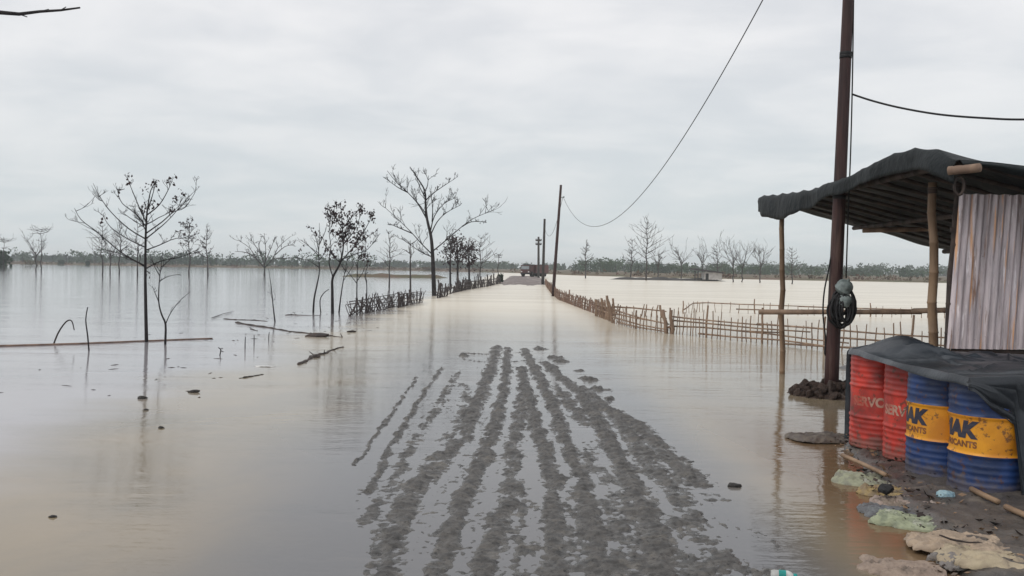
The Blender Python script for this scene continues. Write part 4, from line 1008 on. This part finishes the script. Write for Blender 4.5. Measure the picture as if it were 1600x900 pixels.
sack('large cream sack in the near right corner', 1556, 872, .42, .27, .075, -12, (.54, .45, .31), (.38, .31, .22), 8, blot=(.26, .21, .16))
sack('flat pinkish sack at the bottom edge, out in the brown water', 1412, 885, .34, .22, .05, -30, (.40, .31, .25), (.28, .215, .175), 9)
sack('small grey sack between the tan and the cream sack', 1500, 872, .22, .16, .05, 20, (.22, .20, .19), (.13, .12, .11), 10)
sack('muddy brown sack behind the pinkish torn one', 1408, 782, .26, .2, .055, 15, (.24, .19, .15), (.14, .115, .10), 12)

rnd = random.Random(77); mb = MB()
for i in range(620):
    Y = rnd.uniform(4.6, 9.0); X = float(np.interp(Y, [p[1] for p in BANK], [p[0] for p in BANK])) + abs(rnd.gauss(0, .42)) - .06
    sz_ = rnd.choice((.008, .012, .016, .03)) * rnd.uniform(.7, 1.4); p = Vector((X, Y, .035 + .05 * min(1, max(0, (X - 2.7) / .6)) + rnd.uniform(0, .02)))
    d = Vector((rnd.gauss(0, 1), rnd.gauss(0, 1), rnd.gauss(0, .25))).normalized(); e = d.cross(Vector((rnd.gauss(0, .3), rnd.gauss(0, .3), 1))).normalized(); k = len(mb.v); w_ = rnd.uniform(.15, .7)
    q = d.cross(e) * sz_ * .2
    mb.v += [p + d * sz_, p + e * sz_ * w_ + q, p - d * sz_, p - e * sz_ * w_ - q, p + Vector((0, 0, -sz_ * .5))]
    mi = rnd.choice((0, 1, 1, 2, 2, 3, 3)); mb.f += [(k, k + 1, k + 2, k + 3), (k, k + 4, k + 1), (k + 2, k + 4, k + 3)]; mb.m += [mi] * 3
tag(mb.build('bank_litter', [M['clod'], M['drift'], M['bamboo_pale'], M['rubble']], smooth=False), 'scattered mud crumbs, chips and leaf litter on the mud bank', 'litter', kind='stuff')
def lump(name, label, cat, px, py, sx_, sy_, sz_, mat, seed, z=0.0, group=None):
    g = ground(px, py, z); me = rock_mesh(name, seed, M[mat] if isinstance(mat, str) else mat, (sx_, sy_, sz_)); o = link(name, me); o.location = g + Vector((0, 0, sz_ * .35))
    return tag(o, label, cat, group)
lump('rag', 'black crumpled rag lying on the sacks', 'rag', 1385, 767, .055, .05, .04, 'cable', 2, .09)
M['bluebag'] = material('blue_plastic', (.30, .42, .45), (.16, .26, .32), 30, .35, .8, 60)
lump('plastic_bag', 'crumpled pale blue plastic bag on the mud by the drums', 'plastic bag', 1476, 777, .065, .05, .04, 'bluebag', 5, .06)
lump('mud_clod', 'single mud clod in the water right of the ruts', 'mud clod', 1146, 760, .05, .045, .02, 'clod', 6)
for px, py, s, lb in ((222, 623, .085, 'black clod below the big tree in the left water'), (303, 613, .09, 'flat dark clump right of the clod under the big tree'), (228, 641, .04, 'tiny dark clod just under the black clod'), (252, 669, .045, 'small dark leaf floating below the big tree reflection'),
                      (83, 808, .035, 'small dark scrap floating in the lower left water'), (1380, 741, .04, 'dark lump beside the furthest green sack')):
    lump('mud_clod', lb, 'mud clod', px, py, s * .8, s * .5, s * .32, 'clod', px, 0 if px < 1000 else .06)
def bottle():
    g = ground(1224, 899, .02); root = thing('bottle', 'small white bottle with teal cap at the bottom edge', 'bottle', g); root.rotation_euler = (0, R(90), R(-12)); root.scale = (.85, .85, .85)
    mb = MB(); mb.lathe([(.001, -.08), (.028, -.078), (.032, -.06), (.032, .03), (.024, .05), (.014, .06), (.014, .07)], 16); mb.build('body', M['foam'], root)
    m = material('teal_cap', (.02, .30, .28), (.02, .24, .22), 5, .4); mb = MB(); mb.lathe([(.034, -.03), (.034, .015)], 16); mb.build('label_band', m, root)
    mb = MB(); mb.lathe([(.018, .062), (.018, .085), (.001, .086)], 12); mb.build('cap', m, root)
bottle()
def stick(name, label, cat, pts, r0, r1, mat, z=.02, group=None):
    q = [ground(*p[:2], p[2] if len(p) > 2 else z) for p in pts]; base = q[0].copy(); mb = MB(); sp = smooth_pts([p - base for p in q], 5); k = len(sp) - 1; rs = random.Random(int(base.x * 977 + base.y * 131))
    jit = .08 if 'bamboo' in mat else 1
    for p in sp[1:-1]: p += jit * Vector((rs.gauss(0, .35), rs.gauss(0, .35), rs.gauss(0, .12))) * r0
    mb.tube(sp, [(r0 + (r1 - r0) * i / k) * (1 + jit * rs.uniform(-.25, .2)) * (.55 if i in (0, k) and jit == 1 else 1) for i in range(k + 1)], 7)
    if cat in ('log', 'driftwood'):
        for _ in range(4):
            p = rs.choice(sp); limb_tube(mb, [p, p + Vector((rs.uniform(-1, 1), rs.uniform(-1, 1), rs.uniform(0, .6))) * r0 * 4], r0 * .35, r0 * .15, 4)
    o = mb.build(name, M[mat]); o.location = base; return tag(o, label, cat, group)
stick('bamboo_pole', 'orange-brown bamboo pole on the ground in front of the red drums', 'pole', [(1316, 711, .05), (1348, 725, .085), (1384, 742, .10)], .020, .018, 'bamboo_pale')
stick('bamboo_pole', 'split bamboo stick under the nearest blue drum', 'pole', [(1518, 764, .10), (1540, 775, .11), (1560, 784, .11)], .022, .02, 'bamboo_pale')
stick('bamboo_pole', 'pale bamboo end at the right edge of the bank', 'pole', [(1572, 792, .11), (1600, 804, .12), (1640, 820, .12)], .022, .02, 'bamboo_pale')
stick('twig', 'dark curved twig lying across the tan sack', 'twig', [(1468, 836, .11), (1500, 846, .11), (1535, 848, .11)], .007, .004, 'drift')
# floating timber and drift on the left
stick('floating_bamboo', 'long reddish bamboo pole floating across the left water', 'pole', [(-60, 542), (0, 540.5), (120, 537), (228, 532.5), (332, 528.5)], .026, .013, 'bamboo_red', .012)
stick('floating_log', 'long dark log floating left of the road, thicker at its left end', 'log', [(368, 504), (395, 509), (425, 513), (448, 517), (480, 521), (535, 527)], .042, .018, 'drift', .0)
stick('floating_log', 'thin dark branch floating just behind the long log', 'log', [(350, 498), (368, 499.5), (390, 500), (418, 502)], .02, .010, 'drift', .005)
stick('floating_log', 'short dark stick floating under the long log', 'log', [(391, 514), (402, 517)], .022, .018, 'drift', .0)
stick('floating_log', 'thin dark branch floating near the slender tree', 'log', [(446, 492.5), (456, 492), (468, 492.5), (500, 493)], .03, .008, 'drift', .0)
stick('floating_log', 'short blackened stick with a knob floating near the white foam', 'log', [(379, 590.5), (395, 588), (412, 585)], .020, .014, 'clod', .0)
stick('driftwood', 'brown driftwood strip at the left road edge', 'driftwood', [(466, 570), (485, 561), (497, 555), (508, 552.5), (520, 547), (536, 542)], .036, .022, 'drift', .0)
lump('mud_clump', 'dark brown clump of mud and weed under the long floating log', 'mud clod', 497, 526, .26, .17, .06, 'drift', 21)
lump('mud_clump', 'small dark clump between log end and road', 'mud clod', 549, 519, .10, .07, .035, 'drift', 22)
lump('mud_clump', 'driftwood knot in the middle of the brown strip', 'mud clod', 492, 558, .10, .08, .035, 'drift', 23)
lump('foam_patch', 'white scrap of foam floating near the short blackened stick', 'foam', 415, 573, .17, .05, .012, 'foam', 24)
rnd = random.Random(31); mb = MB()
for i in range(80):
    Y = rnd.uniform(11, 34); X = -rnd.uniform(2.6, 5.5) - abs(rnd.gauss(0, 1.8)); ln = rnd.uniform(.02, .10); an = rnd.gauss(.3, .9); d = Vector((math.cos(an), math.sin(an), 0)) * ln
    mb.tube([Vector((X, Y, .001)) - d, Vector((X, Y, .004)), Vector((X, Y, .001)) + d * rnd.uniform(.5, 1)], [.002, rnd.uniform(.003, .007), .002], 4, mi=rnd.choice((0, 1, 1)))
tag(mb.build('floating_straw', [M['drift'], M['bark2']]), 'scattered straw and leaf scraps drifting along the left road edge', 'straw', kind='stuff')
def upright(label, pts, r, Y, group='sticks poking out of the left water', mat='bark'):
    q = [at(x, y, Y) for x, y in pts]; q[0].z = -.15; base = Vector((q[0].x, Y, 0)); mb = MB(); limb_tube(mb, smooth_pts([p - base for p in q], 3), r, r * .55, 6)
    o = mb.build('water_stick', M[mat]); o.location = base; return tag(o, label, 'stick', group)
gy = lambda x, y: ground(x, y).y
upright('bent stick hooking over to the right by the floating bamboo', [(80, 538), (90, 522), (103, 503), (112, 501.5), (116, 516)], .020, gy(80, 538), mat='bark2')
upright('upright bare stick left of the big tree', [(140, 548), (137, 525), (134, 500), (137, 480)], .018, gy(140, 548))
upright('short hooked stick right of the forked sapling', [(340, 555), (345, 548), (341, 543)], .014, gy(340, 555))
upright('taller of two thin sticks below the floating log', [(383, 545), (383, 535), (383.5, 526)], .013, gy(383, 545))
upright('shorter of two thin sticks below the floating log', [(397, 540), (397, 530), (397, 523)], .012, gy(397, 540))
upright('thin stick under the leaning sapling', [(420, 532), (420, 525), (421, 519)], .012, gy(420, 532))
upright('curved stick bending over left of the leafy tree', [(502, 490), (500, 470), (506, 458), (514, 452)], .022, 31.5)
upright('thin stick right of the straight thin tree', [(573, 466), (573, 445), (570, 432), (575, 425)], .025, 40)
stick('twig', 'fine pale twig floating left of the long log', 'twig', [(330, 497), (350, 490), (366, 486.5)], .014, .006, 'bark2')

# ------------------------------------------------------------------ truck and hut in the distance
T = thing('truck', 'dark red truck on the dry road beneath the distant poles', 'truck', (at(834, 432, 158).x, 158, .16)); T.rotation_euler = (0, 0, R(-32))
def tb(name, c, size, mat, parent=T, bev=.06):
    bm = bmesh.new(); bmesh.ops.create_cube(bm, size=1)
    for v in bm.verts: v.co = Vector((v.co.x * size[0], v.co.y * size[1], v.co.z * size[2])) + Vector(c)
    bmesh.ops.bevel(bm, geom=bm.edges[:], offset=bev, segments=2, affect='EDGES')
    me = bpy.data.meshes.new(name); bm.to_mesh(me); bm.free(); me.materials.append(M[mat]); return link(name, me, parent)
tb('cab', (0, -2.2, 1.25), (1.9, 1.5, 1.5), 'truckred'); tb('cargo_body', (.15, .9, 1.35), (2.2, 4.4, 1.5), 'truckred'); tb('bumper', (0, -3.0, .55), (1.9, .15, .25), 'truckdark'); tb('chassis', (0, 0, .5), (1.2, 5.8, .2), 'truckdark')
tb('windscreen', (0, -2.965, 1.55), (1.6, .03, .55), 'glass', bev=.01); tb('roof_rack', (0, -1.9, 2.08), (1.8, 1.2, .12), 'truckdark', bev=.02)
for s in (-.7, .7): tb('headlight', (s, -2.97, .85), (.25, .05, .2), 'foam', bev=.02)
mbw = MB(); mbw.tube([(-.15, 0, 0), (.15, 0, 0)], .45, 16); mw = mbw.mesh('wheel', M['tyre']); mbh = MB(); mbh.tube([(-.17, 0, 0), (.17, 0, 0)], .2, 12); mh = mbh.mesh('hub', M['polegrey'])
for s in (-.85, .85):
    for y in (-2.2, 1.2, 2.3): o = link('wheel', mw, T); o.location = (s, y, .45); link('hub', mh, o)
H = thing('hut', 'low white hut with dark sloping roof on the far dyke', 'house', (at(1107, 437, 147).x, 147, .25))
tb('wall', (.5, 0, .6), (2.9, 2.4, 1.2), 'hutwall', H, .02); tb('door', (-.5, -1.21, .5), (.5, .04, 1.0), 'truckdark', H, .01)
mb = MB(); mb.box((-.3, 0, 1.42), (4.8, 3.4, .2), Matrix.Rotation(R(7), 3, 'Y')); mb.build('roof', M['hutroof'], H, smooth=False)
for x in (-2.5, -2.0): tb('porch_post', (x, -1.3, .7), (.14, .14, 1.5), 'truckdark', H, .01)

# ------------------------------------------------------------------ damp air
mb = MB(); mb.box((0, 1900, 9.5), (8100, 4500, 21)); hz = mb.build('haze', [], smooth=False); hz.data.materials.clear()
m = bpy.data.materials.new('damp_air'); m.use_nodes = True; t = m.node_tree; t.nodes.clear()
pv = N(t, 'ShaderNodeVolumePrincipled'); pv.inputs['Color'].default_value = (.90, .96, 1, 1); pv.inputs['Density'].default_value = .00042; pv.inputs['Anisotropy'].default_value = .1
o = N(t, 'ShaderNodeOutputMaterial'); L(t, pv.outputs[0], o.inputs['Volume']); hz.data.materials.append(m)
tag(hz, kind='stuff')
